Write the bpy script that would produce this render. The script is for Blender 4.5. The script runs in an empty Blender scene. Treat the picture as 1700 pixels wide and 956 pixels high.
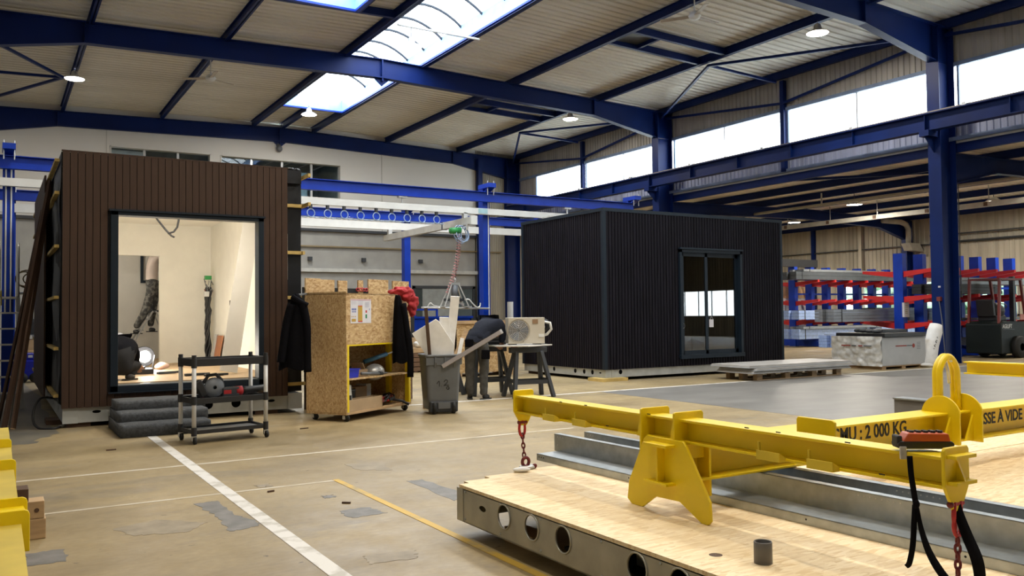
import bpy, bmesh, math, random
from mathutils import Vector, Matrix, noise
random.seed(7)
SC = bpy.context.scene
COL = SC.collection
# ------------------------------------------------------------------ camera, sky, light, exposure
YAW, PITCH, ROLL, FPX, CAMZ = .548765, .0310682, -.0105766, 1406.476, 1.29
fw = Vector((math.sin(YAW)*math.cos(PITCH), math.cos(YAW)*math.cos(PITCH), math.sin(PITCH)))
rt = Vector((math.cos(YAW), -math.sin(YAW), 0)); up = rt.cross(fw)
cx = rt*math.cos(ROLL)+up*math.sin(ROLL); cy = -rt*math.sin(ROLL)+up*math.cos(ROLL)
cd = bpy.data.cameras.new('camera'); cam = bpy.data.objects.new('camera', cd); COL.objects.link(cam)
cd.sensor_width = 36; cd.lens = FPX/1700*36; cd.clip_start = .05; cd.clip_end = 300
cam.matrix_world = Matrix(((cx.x, cy.x, -fw.x, 0), (cx.y, cy.y, -fw.y, 0), (cx.z, cy.z, -fw.z, CAMZ), (0, 0, 0, 1)))
SC.camera = cam
W = bpy.data.worlds.new('overcast_sky'); SC.world = W; W.use_nodes = True
W.node_tree.nodes['Background'].inputs[0].default_value = (.90, .96, 1, 1)
W.node_tree.nodes['Background'].inputs[1].default_value = 11.0
LAMP_W = 205.0
SC.view_settings.view_transform = 'Standard'; SC.view_settings.look = 'None'
SC.view_settings.exposure = -0.15; SC.view_settings.gamma = 1
SC.cycles.max_bounces = 8; SC.cycles.diffuse_bounces = 4; SC.cycles.glossy_bounces = 3
SC.cycles.transmission_bounces = 6; SC.cycles.transparent_max_bounces = 8
SC.cycles.sample_clamp_indirect = 6; SC.cycles.caustics_reflective = False; SC.cycles.caustics_refractive = False

def portal(loc, rot, sx, sy):      # sampling aid in a real opening, gives no light of its own
    l = bpy.data.lights.new('portal', 'AREA'); l.shape = 'RECTANGLE'; l.size = sx; l.size_y = sy
    l.cycles.is_portal = True
    o = bpy.data.objects.new('portal', l); COL.objects.link(o); o.location = loc; o.rotation_euler = rot
    return o
portal((9.35, 17.2, 8.75), (0, 0, 0), 2.2, 22.4)
portal((6.1, 14, 8.75), (0, 0, 0), 2.1, 9)
portal((19.95, 14, 6.6), (0, math.radians(90), 0), 1.2, 34)
portal((33.6, 10, 1.8), (0, math.radians(90), 0), 1.5, 34)

# ------------------------------------------------------------------ materials
MATS = {}
def mat(name, col, rough=.55, metal=0, var=.12, scale=4, bump=0, bscale=60, stretch=(1, 1, 1), spec=.5, col2=None, thr=(.35, .7), emit=None, estr=0):
    if name in MATS: return MATS[name]
    m = bpy.data.materials.new(name); m.use_nodes = True; N = m.node_tree.nodes; L = m.node_tree.links
    b = N['Principled BSDF']; b.inputs['Roughness'].default_value = rough; b.inputs['Metallic'].default_value = metal
    b.inputs['Specular IOR Level'].default_value = spec
    tc = N.new('ShaderNodeTexCoord'); mp = N.new('ShaderNodeMapping'); mp.inputs['Scale'].default_value = stretch
    L.new(tc.outputs['Object'], mp.inputs[0])
    nz = N.new('ShaderNodeTexNoise'); nz.inputs['Scale'].default_value = scale; nz.inputs['Detail'].default_value = 5
    L.new(mp.outputs[0], nz.inputs['Vector'])
    rp = N.new('ShaderNodeValToRGB'); L.new(nz.outputs['Fac'], rp.inputs[0])
    c2 = col2 or tuple(min(1, c*(1+var)) for c in col); c1 = col if col2 else tuple(c*(1-var) for c in col)
    rp.color_ramp.elements[0].position = thr[0]; rp.color_ramp.elements[1].position = thr[1]
    rp.color_ramp.elements[0].color = (*c1, 1); rp.color_ramp.elements[1].color = (*c2, 1)
    L.new(rp.outputs[0], b.inputs['Base Color'])
    if bump:
        n2 = N.new('ShaderNodeTexNoise'); n2.inputs['Scale'].default_value = bscale; n2.inputs['Detail'].default_value = 4
        L.new(mp.outputs[0], n2.inputs['Vector'])
        bp = N.new('ShaderNodeBump'); bp.inputs['Strength'].default_value = bump; bp.inputs['Distance'].default_value = .01
        L.new(n2.outputs['Fac'], bp.inputs['Height']); L.new(bp.outputs[0], b.inputs['Normal'])
    if emit:
        b.inputs['Emission Color'].default_value = (*emit, 1); b.inputs['Emission Strength'].default_value = estr
    MATS[name] = m
    return m

def osb_mat(name, tones, scale=16):
    m = bpy.data.materials.new(name); m.use_nodes = True; N = m.node_tree.nodes; L = m.node_tree.links
    b = N['Principled BSDF']; b.inputs['Roughness'].default_value = .7
    tc = N.new('ShaderNodeTexCoord'); outs = []
    for k, rot in enumerate(((.4, .3, .5), (1.2, .9, 2.1), (2.0, .5, 1.3))):
        mp = N.new('ShaderNodeMapping'); mp.inputs['Rotation'].default_value = rot; mp.inputs['Scale'].default_value = (1, 4.5, 2.2)
        L.new(tc.outputs['Object'], mp.inputs[0])
        v = N.new('ShaderNodeTexVoronoi'); v.inputs['Scale'].default_value = scale*(1+.25*k); L.new(mp.outputs[0], v.inputs['Vector'])
        s = N.new('ShaderNodeSeparateColor'); L.new(v.outputs['Color'], s.inputs[0]); outs.append(s)
    mx1 = N.new('ShaderNodeMix'); mx1.data_type = 'FLOAT'; mx2 = N.new('ShaderNodeMix'); mx2.data_type = 'FLOAT'
    c1 = N.new('ShaderNodeMath'); c1.operation = 'GREATER_THAN'; c1.inputs[1].default_value = .5
    c2 = N.new('ShaderNodeMath'); c2.operation = 'GREATER_THAN'; c2.inputs[1].default_value = .6
    L.new(outs[0].outputs[1], c1.inputs[0]); L.new(outs[1].outputs[1], c2.inputs[0])
    L.new(c1.outputs[0], mx1.inputs[0]); L.new(outs[0].outputs[0], mx1.inputs[2]); L.new(outs[1].outputs[0], mx1.inputs[3])
    L.new(c2.outputs[0], mx2.inputs[0]); L.new(mx1.outputs[0], mx2.inputs[2]); L.new(outs[2].outputs[0], mx2.inputs[3])
    rp = N.new('ShaderNodeValToRGB'); L.new(mx2.outputs[0], rp.inputs[0])
    els = rp.color_ramp.elements
    els[0].color = (*tones[0], 1); els[1].color = (*tones[-1], 1)
    for i, t in enumerate(tones[1:-1]):
        e = els.new((i+1)/(len(tones)-1)); e.color = (*t, 1)
    L.new(rp.outputs[0], b.inputs['Base Color'])
    MATS[name] = m
    return m

def glass_mat(name, tint=(1, 1, 1), fres=1.5, rough=0.0):
    m = bpy.data.materials.new(name); m.use_nodes = True; N = m.node_tree.nodes; L = m.node_tree.links
    N.remove(N['Principled BSDF']); out = N['Material Output']
    t = N.new('ShaderNodeBsdfTransparent'); t.inputs[0].default_value = (*tint, 1)
    g = N.new('ShaderNodeBsdfGlossy'); g.inputs['Roughness'].default_value = rough
    f = N.new('ShaderNodeLayerWeight'); f.inputs[0].default_value = .5
    p = N.new('ShaderNodeMath'); p.operation = 'POWER'; p.inputs[1].default_value = 4.5; L.new(f.outputs['Facing'], p.inputs[0])
    q = N.new('ShaderNodeMath'); q.operation = 'MULTIPLY_ADD'; f0 = ((fres-1)/(fres+1))**2; q.inputs[1].default_value = 1-f0; q.inputs[2].default_value = f0
    L.new(p.outputs[0], q.inputs[0])
    x = N.new('ShaderNodeMixShader'); L.new(q.outputs[0], x.inputs[0]); L.new(t.outputs[0], x.inputs[1]); L.new(g.outputs[0], x.inputs[2])
    L.new(x.outputs[0], out.inputs[0]); MATS[name] = m
    return m

def emit_mat(name, col, s):
    m = bpy.data.materials.new(name); m.use_nodes = True; N = m.node_tree.nodes; L = m.node_tree.links
    N.remove(N['Principled BSDF']); e = N.new('ShaderNodeEmission'); e.inputs[0].default_value = (*col, 1); e.inputs[1].default_value = s
    L.new(e.outputs[0], N['Material Output'].inputs[0]); MATS[name] = m
    return m

def floor_mat():
    m = bpy.data.materials.new('worn_concrete'); m.use_nodes = True; N = m.node_tree.nodes; L = m.node_tree.links
    b = N['Principled BSDF']; tc = N.new('ShaderNodeTexCoord')
    def nz(scale, detail=6, rough=.6, stretch=(1, 1, 1), dist=0):
        mp = N.new('ShaderNodeMapping'); mp.inputs['Scale'].default_value = stretch; L.new(tc.outputs['Object'], mp.inputs[0])
        n = N.new('ShaderNodeTexNoise'); n.inputs['Scale'].default_value = scale; n.inputs['Detail'].default_value = detail
        n.inputs['Roughness'].default_value = rough; n.inputs['Distortion'].default_value = dist; L.new(mp.outputs[0], n.inputs['Vector']); return n
    def ramp(n, p0, c0, p1, c1):
        r = N.new('ShaderNodeValToRGB'); r.color_ramp.elements[0].position = p0; r.color_ramp.elements[1].position = p1
        r.color_ramp.elements[0].color = (*c0, 1); r.color_ramp.elements[1].color = (*c1, 1); L.new(n.outputs['Fac'], r.inputs[0]); return r
    base = ramp(nz(.55, 7, .62, (1, 1.6, 1)), .33, (.235, .175, .092), .68, (.385, .292, .152))
    worn = ramp(nz(.6, 9, .70, (.7, 1.9, 1), .8), .555, (0, 0, 0), .65, (1, 1, 1))
    fine = ramp(nz(14, 8, .7, (1, 2.2, 1)), .3, (.80, .80, .80), .7, (1.08, 1.08, 1.08))
    speck = ramp(nz(9, 3, .5, (1, 1.5, 1)), .255, (.35, .33, .3), .285, (1, 1, 1))
    def mix(mode, a, c, fac=1.0, facsock=None):
        x = N.new('ShaderNodeMix'); x.data_type = 'RGBA'; x.blend_type = mode; x.inputs[0].default_value = fac
        if facsock: L.new(facsock, x.inputs[0])
        L.new(a, x.inputs[6])
        if isinstance(c, tuple): x.inputs[7].default_value = (*c, 1)
        else: L.new(c, x.inputs[7])
        return x.outputs[2]
    w2 = N.new('ShaderNodeMath'); w2.operation = 'MULTIPLY'; w2.inputs[1].default_value = .6; L.new(worn.outputs[0], w2.inputs[0])
    c = mix('MIX', base.outputs[0], (.18, .155, .12), facsock=w2.outputs[0])
    c = mix('MULTIPLY', c, fine.outputs[0]); c = mix('MULTIPLY', c, speck.outputs[0])
    L.new(c, b.inputs['Base Color'])
    rr = ramp(nz(3, 6), .3, (.36, .36, .36), .7, (.62, .62, .62)); L.new(rr.outputs[0], b.inputs['Roughness'])
    MATS['floor'] = m
    return m

NAVY = mat('navy_paint', (.002, .0145, .105), .45, var=.15, scale=1.2, spec=.22)
BLUE = mat('bright_blue_paint', (.004, .036, .35), .4, var=.1, spec=.3)
RACKBLUE = mat('rack_blue', (.005, .042, .40), .5, spec=.3)
RED = mat('rack_red', (.62, .018, .018), .5)
ROOF = mat('roof_sheet_paint', (.68, .66, .60), .6, var=.08, scale=.6, stretch=(.3, 1.5, 1))
WHITE = mat('white_panel', (.66, .645, .62), .6, var=.04, scale=.5)
GREYW = mat('grey_block_wall', (.34, .335, .32), .8, var=.08, scale=2)
BEIGE = mat('beige_cladding', (.39, .36, .295), .65, var=.22, scale=1.0, stretch=(1, 3.0, .12))
CLER = mat('pale_cladding', (.42, .40, .37), .5, var=.14, scale=1.0, stretch=(1, 3, .1))
FLOOR = floor_mat()
GREYF = mat('grey_floor_paint', (.175, .166, .155), .42, var=.16, scale=1.1, stretch=(1, 2, 1), bump=.05)
PATCH = mat('grey_repair', (.165, .155, .145), .6, var=.25, scale=9)
PATCHD = mat('dark_scuff', (.27, .22, .15), .6, var=.2, scale=8)
LINEW = mat('white_line_paint', (.47, .44, .39), .6, col2=(.68, .655, .62), scale=7, thr=(.36, .5))
LINEF = mat('faint_line_paint', (.44, .37, .26), .6, col2=(.60, .55, .46), scale=5, thr=(.3, .6))
LINEY = mat('yellow_line_paint', (.36, .27, .12), .6, col2=(.58, .37, .055), scale=5, thr=(.33, .5))
OSB = osb_mat('osb_panel', [(.33, .19, .075), (.44, .28, .125), (.54, .37, .18), (.62, .45, .25), (.40, .245, .10)])
OSBF = osb_mat('osb_floor', [(.67, .50, .28), (.76, .60, .37), (.81, .66, .43), (.85, .71, .49), (.71, .54, .32)], 10)
YEL = mat('yellow_paint', (.78, .575, .004), .4, var=.06, scale=3)
YELD = mat('yellow_edge', (.66, .50, .03), .6)
GALV = mat('galvanised_steel', (.40, .43, .45), .38, metal=.88, var=.14, scale=14)
GALVM = mat('galvanised_frame', (.40, .39, .34), .5, metal=.55, var=.14, scale=6)
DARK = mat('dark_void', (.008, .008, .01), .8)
BLACK = mat('black_plastic', (.012, .012, .014), .5)
BROWN = mat('brown_composite', (.052, .028, .018), .62, var=.13, scale=2, stretch=(10, 10, .6), bump=.1, spec=.25)
BLACKCLAD = mat('black_slats', (.0085, .0075, .012), .6, var=.35, scale=3, stretch=(6, 6, .4), spec=.12)
SLATE = mat('slate_aluminium', (.009, .016, .026), .45, spec=.25)
MEMB = mat('black_membrane', (.008, .009, .012), .45, spec=.3, bump=.35, bscale=9)
BATTEN = mat('yellow_treated_timber', (.52, .37, .12), .7, var=.18, scale=6)
TIMBER = mat('raw_timber', (.46, .31, .17), .7, var=.2, scale=3, stretch=(1, 1, 8))
DTIMB = mat('dark_timber', (.085, .045, .026), .7, var=.2)
PLASTER = mat('white_plasterboard', (.80, .775, .70), .7, var=.03)
PLYF = mat('plywood_floor', (.42, .30, .18), .6, var=.2, scale=3)
ALU = mat('aluminium', (.58, .58, .575), .35, metal=.55, var=.06)
WPAINT = mat('white_rail_paint', (.68, .68, .66), .4, var=.05)
CARPET = mat('grey_felt', (.055, .058, .063), .95, var=.35, scale=30, bump=.6, bscale=120)
GREYP = mat('grey_plastic', (.125, .135, .15), .45, var=.08)
DGREY = mat('dark_grey_plastic', (.03, .034, .042), .5)
FOAM = mat('white_foam', (.85, .85, .85), .7, var=.06, scale=9)
RUBBER = mat('rubber', (.015, .015, .015), .75)
CLOTHB = mat('black_cloth', (.005, .005, .007), .95, bump=.4, bscale=25, spec=.08)
CLOTHN = mat('navy_cloth', (.011, .013, .021), .9, spec=.15, bump=.4, bscale=25)
CLOTHG = mat('grey_work_cloth', (.052, .050, .046), .85, var=.35, scale=12, bump=.4, bscale=30)
CLOTHR = mat('red_cloth', (.38, .022, .028), .85, var=.2, bump=.4, bscale=25)
CLOTHW = mat('pinkish_shirt', (.50, .42, .38), .85, var=.1, bump=.3, bscale=20)
SKIN = mat('skin', (.42, .22, .14), .55, var=.08)
HAIR = mat('dark_hair', (.02, .014, .01), .7)
BEIGEAC = mat('beige_painted_casing', (.50, .455, .375), .45, var=.03)
WPLAST = mat('white_plastic', (.66, .66, .64), .4, var=.03)
INK = mat('ink', (.012, .012, .014), .6)
ORANGE = mat('orange_plastic', (.52, .095, .03), .42)
REDP = mat('red_plastic', (.42, .015, .02), .45)
CHAIN = mat('dark_red_chain', (.16, .02, .022), .4, metal=.3)
PIPE = mat('grey_pvc', (.125, .12, .12), .45)
BLUEP = mat('blue_plastic', (.012, .022, .42), .4)
FILM = mat('crumpled_film', (.62, .61, .58), .22, var=.25, scale=5, bump=.9, bscale=9)
CARD = mat('light_grey_card', (.44, .455, .475), .55, var=.05)
FORKG = mat('dark_green_body', (.007, .011, .011), .5, spec=.2)
REDB = mat('dark_red_frame', (.17, .03, .025), .5)
GREEN = mat('green_plastic', (.02, .25, .06), .45)
HOSE = mat('pale_blue_hose', (.28, .38, .56), .4)
HOSER = mat('pink_hose', (.48, .20, .20), .4)
LEAF = mat('leaves', (.30, .46, .30), .8, col2=(.66, .82, .72), scale=3)
CBOARD = mat('cardboard', (.33, .22, .125), .8)
GLASS = glass_mat('window_glass', (.93, .96, .97))
DGLASS = glass_mat('tinted_door_glass', (.45, .48, .52), 2.5)
POLY = glass_mat('skylight_sheet', (.93, .97, 1), 1.3, .15)
LEDM = emit_mat('lamp_glow', (1, .93, .80), 40)
WORKM = emit_mat('work_lamp_glow', (1, .95, .86), 45)
PAPER = mat('paper', (.66, .65, .70), .7, var=.02)

# ------------------------------------------------------------------ mesh tools
class MB:
    def __init__(s): s.v = []; s.f = []; s.m = []; s.cur = 0
    def add(s, vs, fs):
        o = len(s.v); s.v += [tuple(p) for p in vs]; s.f += [tuple(i+o for i in f) for f in fs]; s.m += [s.cur]*len(fs); return s
    def box(s, x0, x1, y0, y1, z0, z1, M=None):
        vs = [Vector((x, y, z)) for x in (x0, x1) for y in (y0, y1) for z in (z0, z1)]
        if M: vs = [M @ p for p in vs]
        return s.add(vs, [(0, 1, 3, 2), (4, 6, 7, 5), (0, 4, 5, 1), (2, 3, 7, 6), (0, 2, 6, 4), (1, 5, 7, 3)])
    def bar(s, a, b, w, h=None, up=(0, 0, 1)):
        a = Vector(a); b = Vector(b); h = h or w; d = (b-a).normalized(); u = Vector(up)
        if abs(d.dot(u)) > .99: u = Vector((0, 1, 0))
        r = d.cross(u).normalized(); u = r.cross(d)
        vs = [p+r*i*w/2+u*j*h/2 for p in (a, b) for i, j in ((-1, -1), (1, -1), (1, 1), (-1, 1))]
        return s.add(vs, [(3, 2, 1, 0), (4, 5, 6, 7), (0, 1, 5, 4), (1, 2, 6, 5), (2, 3, 7, 6), (3, 0, 4, 7)])
    def tube(s, pts, r, n=8, closed=False):
        P = [Vector(p) for p in pts]; k = len(P); o = len(s.v); N = None
        for i, p in enumerate(P):
            a = P[(i-1) % k] if (closed or i) else P[0]; b = P[(i+1) % k] if (closed or i < k-1) else P[-1]
            d = (b-a).normalized()
            if N is None: N = d.orthogonal().normalized()
            N = (N-d*N.dot(d)).normalized(); B = d.cross(N); rr = r[i] if isinstance(r, (list, tuple)) else r
            for j in range(n):
                t = 2*math.pi*j/n; s.v.append(tuple(p+(N*math.cos(t)+B*math.sin(t))*rr))
        for i in range(k if closed else k-1):
            for j in range(n):
                a = o+i*n+j; b = o+i*n+(j+1) % n; i2 = (i+1) % k; c = o+i2*n+(j+1) % n; d = o+i2*n+j
                s.f.append((a, b, c, d)); s.m.append(s.cur)
        if not closed:
            s.f.append(tuple(o+j for j in reversed(range(n)))); s.f.append(tuple(o+(k-1)*n+j for j in range(n))); s.m += [s.cur]*2
        return s
    def cyl(s, a, b, r, n=14): return s.tube([a, b], r, n)
    def prism(s, poly, ax, a, b):
        def P(u, v, w): return {'x': (w, u, v), 'y': (u, w, v), 'z': (u, v, w)}[ax]
        n = len(poly)
        vs = [P(u, v, a) for u, v in poly]+[P(u, v, b) for u, v in poly]
        return s.add(vs, [tuple(reversed(range(n))), tuple(range(n, 2*n))]+[(i, (i+1) % n, n+(i+1) % n, n+i) for i in range(n)])
    def lathe(s, prof, c, n=20, M=None):
        c = Vector(c); vs = []
        for r, z in prof:
            for j in range(n):
                t = 2*math.pi*j/n; p = Vector((r*math.cos(t), r*math.sin(t), z)); vs.append(c+(M @ p if M else p))
        fs = [(i*n+j, i*n+(j+1) % n, (i+1)*n+(j+1) % n, (i+1)*n+j) for i in range(len(prof)-1) for j in range(n)]
        return s.add(vs, fs)
    def ell(s, c, R, nu=16, nv=10, M=None, jit=0, fr=6):
        prof = []; c = Vector(c); vs = []; fs = []
        for i in range(nv+1):
            a = math.pi*i/nv-math.pi/2
            for j in range(nu):
                t = 2*math.pi*j/nu; p = Vector((R[0]*math.cos(a)*math.cos(t), R[1]*math.cos(a)*math.sin(t), R[2]*math.sin(a)))
                if jit: p *= 1+jit*noise.noise(p*fr+c)
                vs.append(c+(M @ p if M else p))
        fs = [(i*nu+j, i*nu+(j+1) % nu, (i+1)*nu+(j+1) % nu, (i+1)*nu+j) for i in range(nv) for j in range(nu)]
        return s.add(vs, fs)
    def plate(s, outer, holes, ax, a, b, n=20):
        """flat plate spanning rectangle outer=(u0,u1,v0,v1) with round holes [(u,v,r[,stretch])] : a ring quad fan per hole cell"""
        u0, u1, v0, v1 = outer
        def P(u, v, w): return {'x': (w, u, v), 'y': (u, w, v), 'z': (u, v, w)}[ax]
        hs = sorted(holes); edges = [u0]
        for h, k in zip(hs, hs[1:]): edges.append((h[0]+k[0])/2)
        edges.append(u1)
        for i, h in enumerate(hs):
            cu, cv, r = h[:3]; st = h[3] if len(h) > 3 else 1.0; hh = (v1-v0)*.6
            e0, e1 = max(edges[i], cu-hh), min(edges[i+1], cu+hh)
            for ga, gb in ((edges[i], e0), (e1, edges[i+1])):
                if gb-ga > 1e-5:
                    q = [P(u, v, w) for w in (a, b) for u, v in ((ga, v0), (gb, v0), (gb, v1), (ga, v1))]
                    s.add(q, [(3, 2, 1, 0), (4, 5, 6, 7), (0, 1, 5, 4), (2, 3, 7, 6)])
            inn = []; out = []
            for j in range(n):
                t = 2*math.pi*(j+.5)/n; c, q = math.cos(t), math.sin(t); inn.append((cu+r*st*c, cv+r*q))
                k = min([((e1-cu)/c) if c > 1e-6 else ((e0-cu)/c if c < -1e-6 else 1e9), ((v1-cv)/q) if q > 1e-6 else ((v0-cv)/q if q < -1e-6 else 1e9)])
                out.append((cu+k*c, cv+k*q))
            cor = [(e1, v1), (e0, v1), (e0, v0), (e1, v0)]
            for w, fl in ((a, False), (b, True)):
                vs = [P(u, v, w) for u, v in inn+out+cor]; fs = []
                for j in range(n):
                    k = (j+1) % n; fs.append((j, k, n+k, n+j) if fl else (n+j, n+k, k, j))
                    o1, o2 = out[j], out[k]
                    if abs(o1[0]-o2[0]) > 1e-6 and abs(o1[1]-o2[1]) > 1e-6:
                        ci = min(range(4), key=lambda q: abs(cor[q][0]-(o1[0] if abs(o1[0]-e0) < 1e-6 or abs(o1[0]-e1) < 1e-6 else o2[0]))+abs(cor[q][1]-(o1[1] if abs(o1[1]-v0) < 1e-6 or abs(o1[1]-v1) < 1e-6 else o2[1])))
                        fs.append((n+j, n+k, 2*n+ci) if not fl else (2*n+ci, n+k, n+j))
                s.add(vs, fs)
            vs = [P(u, v, a) for u, v in inn]+[P(u, v, b) for u, v in inn]
            s.add(vs, [(j, (j+1) % n, n+(j+1) % n, n+j) for j in range(n)])
        return s
    def mesh(s, name, mats, smooth=False):
        me = bpy.data.meshes.new(name); me.from_pydata(s.v, [], s.f)
        for m in (mats if isinstance(mats, (list, tuple)) else [mats]): me.materials.append(m)
        me.polygons.foreach_set('material_index', s.m)
        bm = bmesh.new(); bm.from_mesh(me); bmesh.ops.recalc_face_normals(bm, faces=bm.faces); bm.to_mesh(me); bm.free()
        if smooth: me.polygons.foreach_set('use_smooth', [True]*len(me.polygons))
        return me
    def build(s, name, mats, parent=None, smooth=False, bev=0, local=False, **k):
        return put(name, s.mesh(name, mats, smooth), parent, bev, local, **k)

WORLD = {}
def wm(o): return WORLD.get(o.name, Matrix.Identity(4))
def put(name, me, parent=None, bev=0, local=False, **k):
    o = bpy.data.objects.new(name, me); COL.objects.link(o)
    if parent:
        o.parent = parent
        if local: WORLD[o.name] = wm(parent)
        else: o.matrix_parent_inverse = wm(parent).inverted()
    if bev:
        b = o.modifiers.new('edge', 'BEVEL'); b.width = bev; b.segments = 2; b.limit_method = 'ANGLE'
    for a, v in k.items(): o[a] = v
    return o
def thing(name, label, cat, loc=(0, 0, 0), rz=0, group=None):
    o = bpy.data.objects.new(name, None); COL.objects.link(o); o.empty_display_size = .1
    o.location = loc; o.rotation_euler = (0, 0, rz); o['label'] = label; o['category'] = cat
    if group: o['group'] = group
    WORLD[o.name] = Matrix.Translation(loc) @ Matrix.Rotation(rz, 4, 'Z')
    return o
def solo(o, label, cat, group=None):
    o['label'] = label; o['category'] = cat
    if group: o['group'] = group
    return o
def struct(o): o['kind'] = 'structure'; return o
def dup(root, loc, rz=None, label=None):
    r = root.copy(); COL.objects.link(r); r.location = loc
    if rz is not None: r.rotation_euler = (0, 0, rz)
    if label: r['label'] = label
    for ch in list(root.children):
        c = ch.copy(); COL.objects.link(c); c.parent = r
        for g in list(ch.children):
            d = g.copy(); COL.objects.link(d); d.parent = c
    return r
def inst(me, name, parent, loc, rot=None):      # a piece sharing mesh data, in the parent's coordinates
    o = bpy.data.objects.new(name, me); COL.objects.link(o); o.parent = parent; o.location = loc
    if rot: o.rotation_euler = rot
    return o
def text(body, size, parent, loc, rot, m, name='lettering', width=None):
    c = bpy.data.curves.new(name, 'FONT'); c.body = body; c.size = size; c.extrude = .0008; c.offset = size*.022; c.resolution_u = 3
    o = bpy.data.objects.new(name, c); COL.objects.link(o); bpy.context.view_layer.update()
    me = bpy.data.meshes.new_from_object(o.evaluated_get(bpy.context.evaluated_depsgraph_get())); bpy.data.objects.remove(o)
    xs_ = [v.co.x for v in me.vertices]; k = width/(max(xs_)-min(xs_)) if width else 1
    me.transform(Matrix.Translation(loc) @ rot.to_4x4() @ Matrix.Diagonal((k, 1, 1, 1))); me.materials.clear(); me.materials.append(m)
    return put(name, me, parent)
FACE_Y = Matrix(((1, 0, 0), (0, 0, -1), (0, 1, 0)))       # text readable from -Y
FACE_X = Matrix(((0, 0, -1), (-1, 0, 0), (0, 1, 0)))      # text readable from -X
def RZ(a): return Matrix.Rotation(a, 3, 'Z')
def circ(c, r, n=24, a0=0, a1=2*math.pi): return [(c[0]+r*math.cos(a0+(a1-a0)*i/n), c[1]+r*math.sin(a0+(a1-a0)*i/n)) for i in range(n)]

# ------------------------------------------------------------------ hall: floor
XC, Y1, Y2, Y3 = 19.65, 11.96, 22.0, 31.95
def blob(pts, n=9, j=.014):
    out = []
    for i, p in enumerate(pts):
        q = pts[(i+1) % len(pts)]
        for k in range(n):
            t = k/n; out.append((p[0]+(q[0]-p[0])*t+random.uniform(-j, j), p[1]+(q[1]-p[1])*t+random.uniform(-j, j)))
    return out
fl = struct(MB().box(-1.6, 33.8, -14, 32.4, -.2, 0).build('floor', FLOOR))
MB().prism([(8.5, 11.15), (8.5, 6.9), (8.6, 5.6), (9.0, 4.6), (19.0, 4.0), (19.0, 11.15)], 'z', 0, .0015).build('grey_floor_area', GREYF, fl)
MB().prism(blob([(-1.5, 10.0), (.3, 10.15), (.62, 10.9), (.62, 18), (.3, 30), (-1.5, 30)], 9, .06), 'z', 0, .0012).build('shaded_stain', mat('shaded_stained_floor', (.115, .11, .098), .5, col2=(.20, .175, .13), scale=1.2), fl)  # darker floor: stains, with shade beside the cabin painted into the colour
MB().box(1.43, 1.525, -2, 10.4, 0, .003).build('painted_line', LINEW, fl)
MB().box(-.3, 5.6, 7.825, 7.872, 0, .0025).build('painted_line', LINEF, fl)
MB().box(5.0, 30, 11.16, 11.235, 0, .003).build('painted_line', LINEW, fl)
MB().box(2.285, 2.335, -2, 6.48, 0, .003).build('painted_line', LINEY, fl)
MB().box(-.2, 2.3, 6.43, 6.465, 0, .002).build('painted_line', LINEF, fl)
for pts, m in [([(1.19, 6.2), (1.36, 6.22), (1.35, 5.75), (1.425, 5.45), (1.41, 5.33), (1.22, 5.28), (1.24, 5.75)], PATCH),
               ([(1.95, 5.43), (2.17, 5.43), (2.20, 5.2), (1.96, 5.19)], PATCH),
               ([(2.76, 6.1), (2.88, 6.1), (2.93, 5.3), (2.74, 5.28)], PATCH),
               ([(.15, 5.42), (.35, 5.41), (.345, 5.13), (.15, 5.15)], PATCH),
               ([(.62, 5.75), (.9, 5.85), (1.15, 5.6), (1.0, 5.42), (.72, 5.5)], PATCHD),
               ([(1.72, 6.62), (1.82, 6.62), (1.82, 6.5), (1.72, 6.5)], PATCHD),
               ([(1.7, 4.35), (1.98, 4.3), (1.93, 4.15), (1.68, 4.18)], PATCHD),
               ([(2.6, 7.1), (2.9, 7.05), (2.85, 6.6), (2.62, 6.75)], PATCHD),
               ([(2.02, 5.95), (2.09, 5.95), (2.09, 5.86), (2.02, 5.86)], PATCH)]:
    MB().prism(blob(pts), 'z', 0, .0016).build('repair_patch', m, fl)
for (x, y, a, l, lab) in [(.987, 9.17, .1, .09, 'short dark wood splinter on the floor below the grey steps'),
                          (2.08, 5.62, -.7, .06, 'small dark curled chip on floor above the grey square patch'),
                          (1.75, 6.3, .2, .05, 'tiny dark sliver on floor near the end of the yellow line'),
                          (3.05, 9.6, .15, .1, 'thin dark stick on floor beside the wooden cabinet caster')]:
    M = Matrix.Translation((x, y, .006)) @ Matrix.Rotation(a, 4, 'Z')
    solo(MB().box(-l/2, l/2, -.008, .008, -.006, .006, M).build('wood_splinter', DTIMB), lab, 'splinter')

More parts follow.
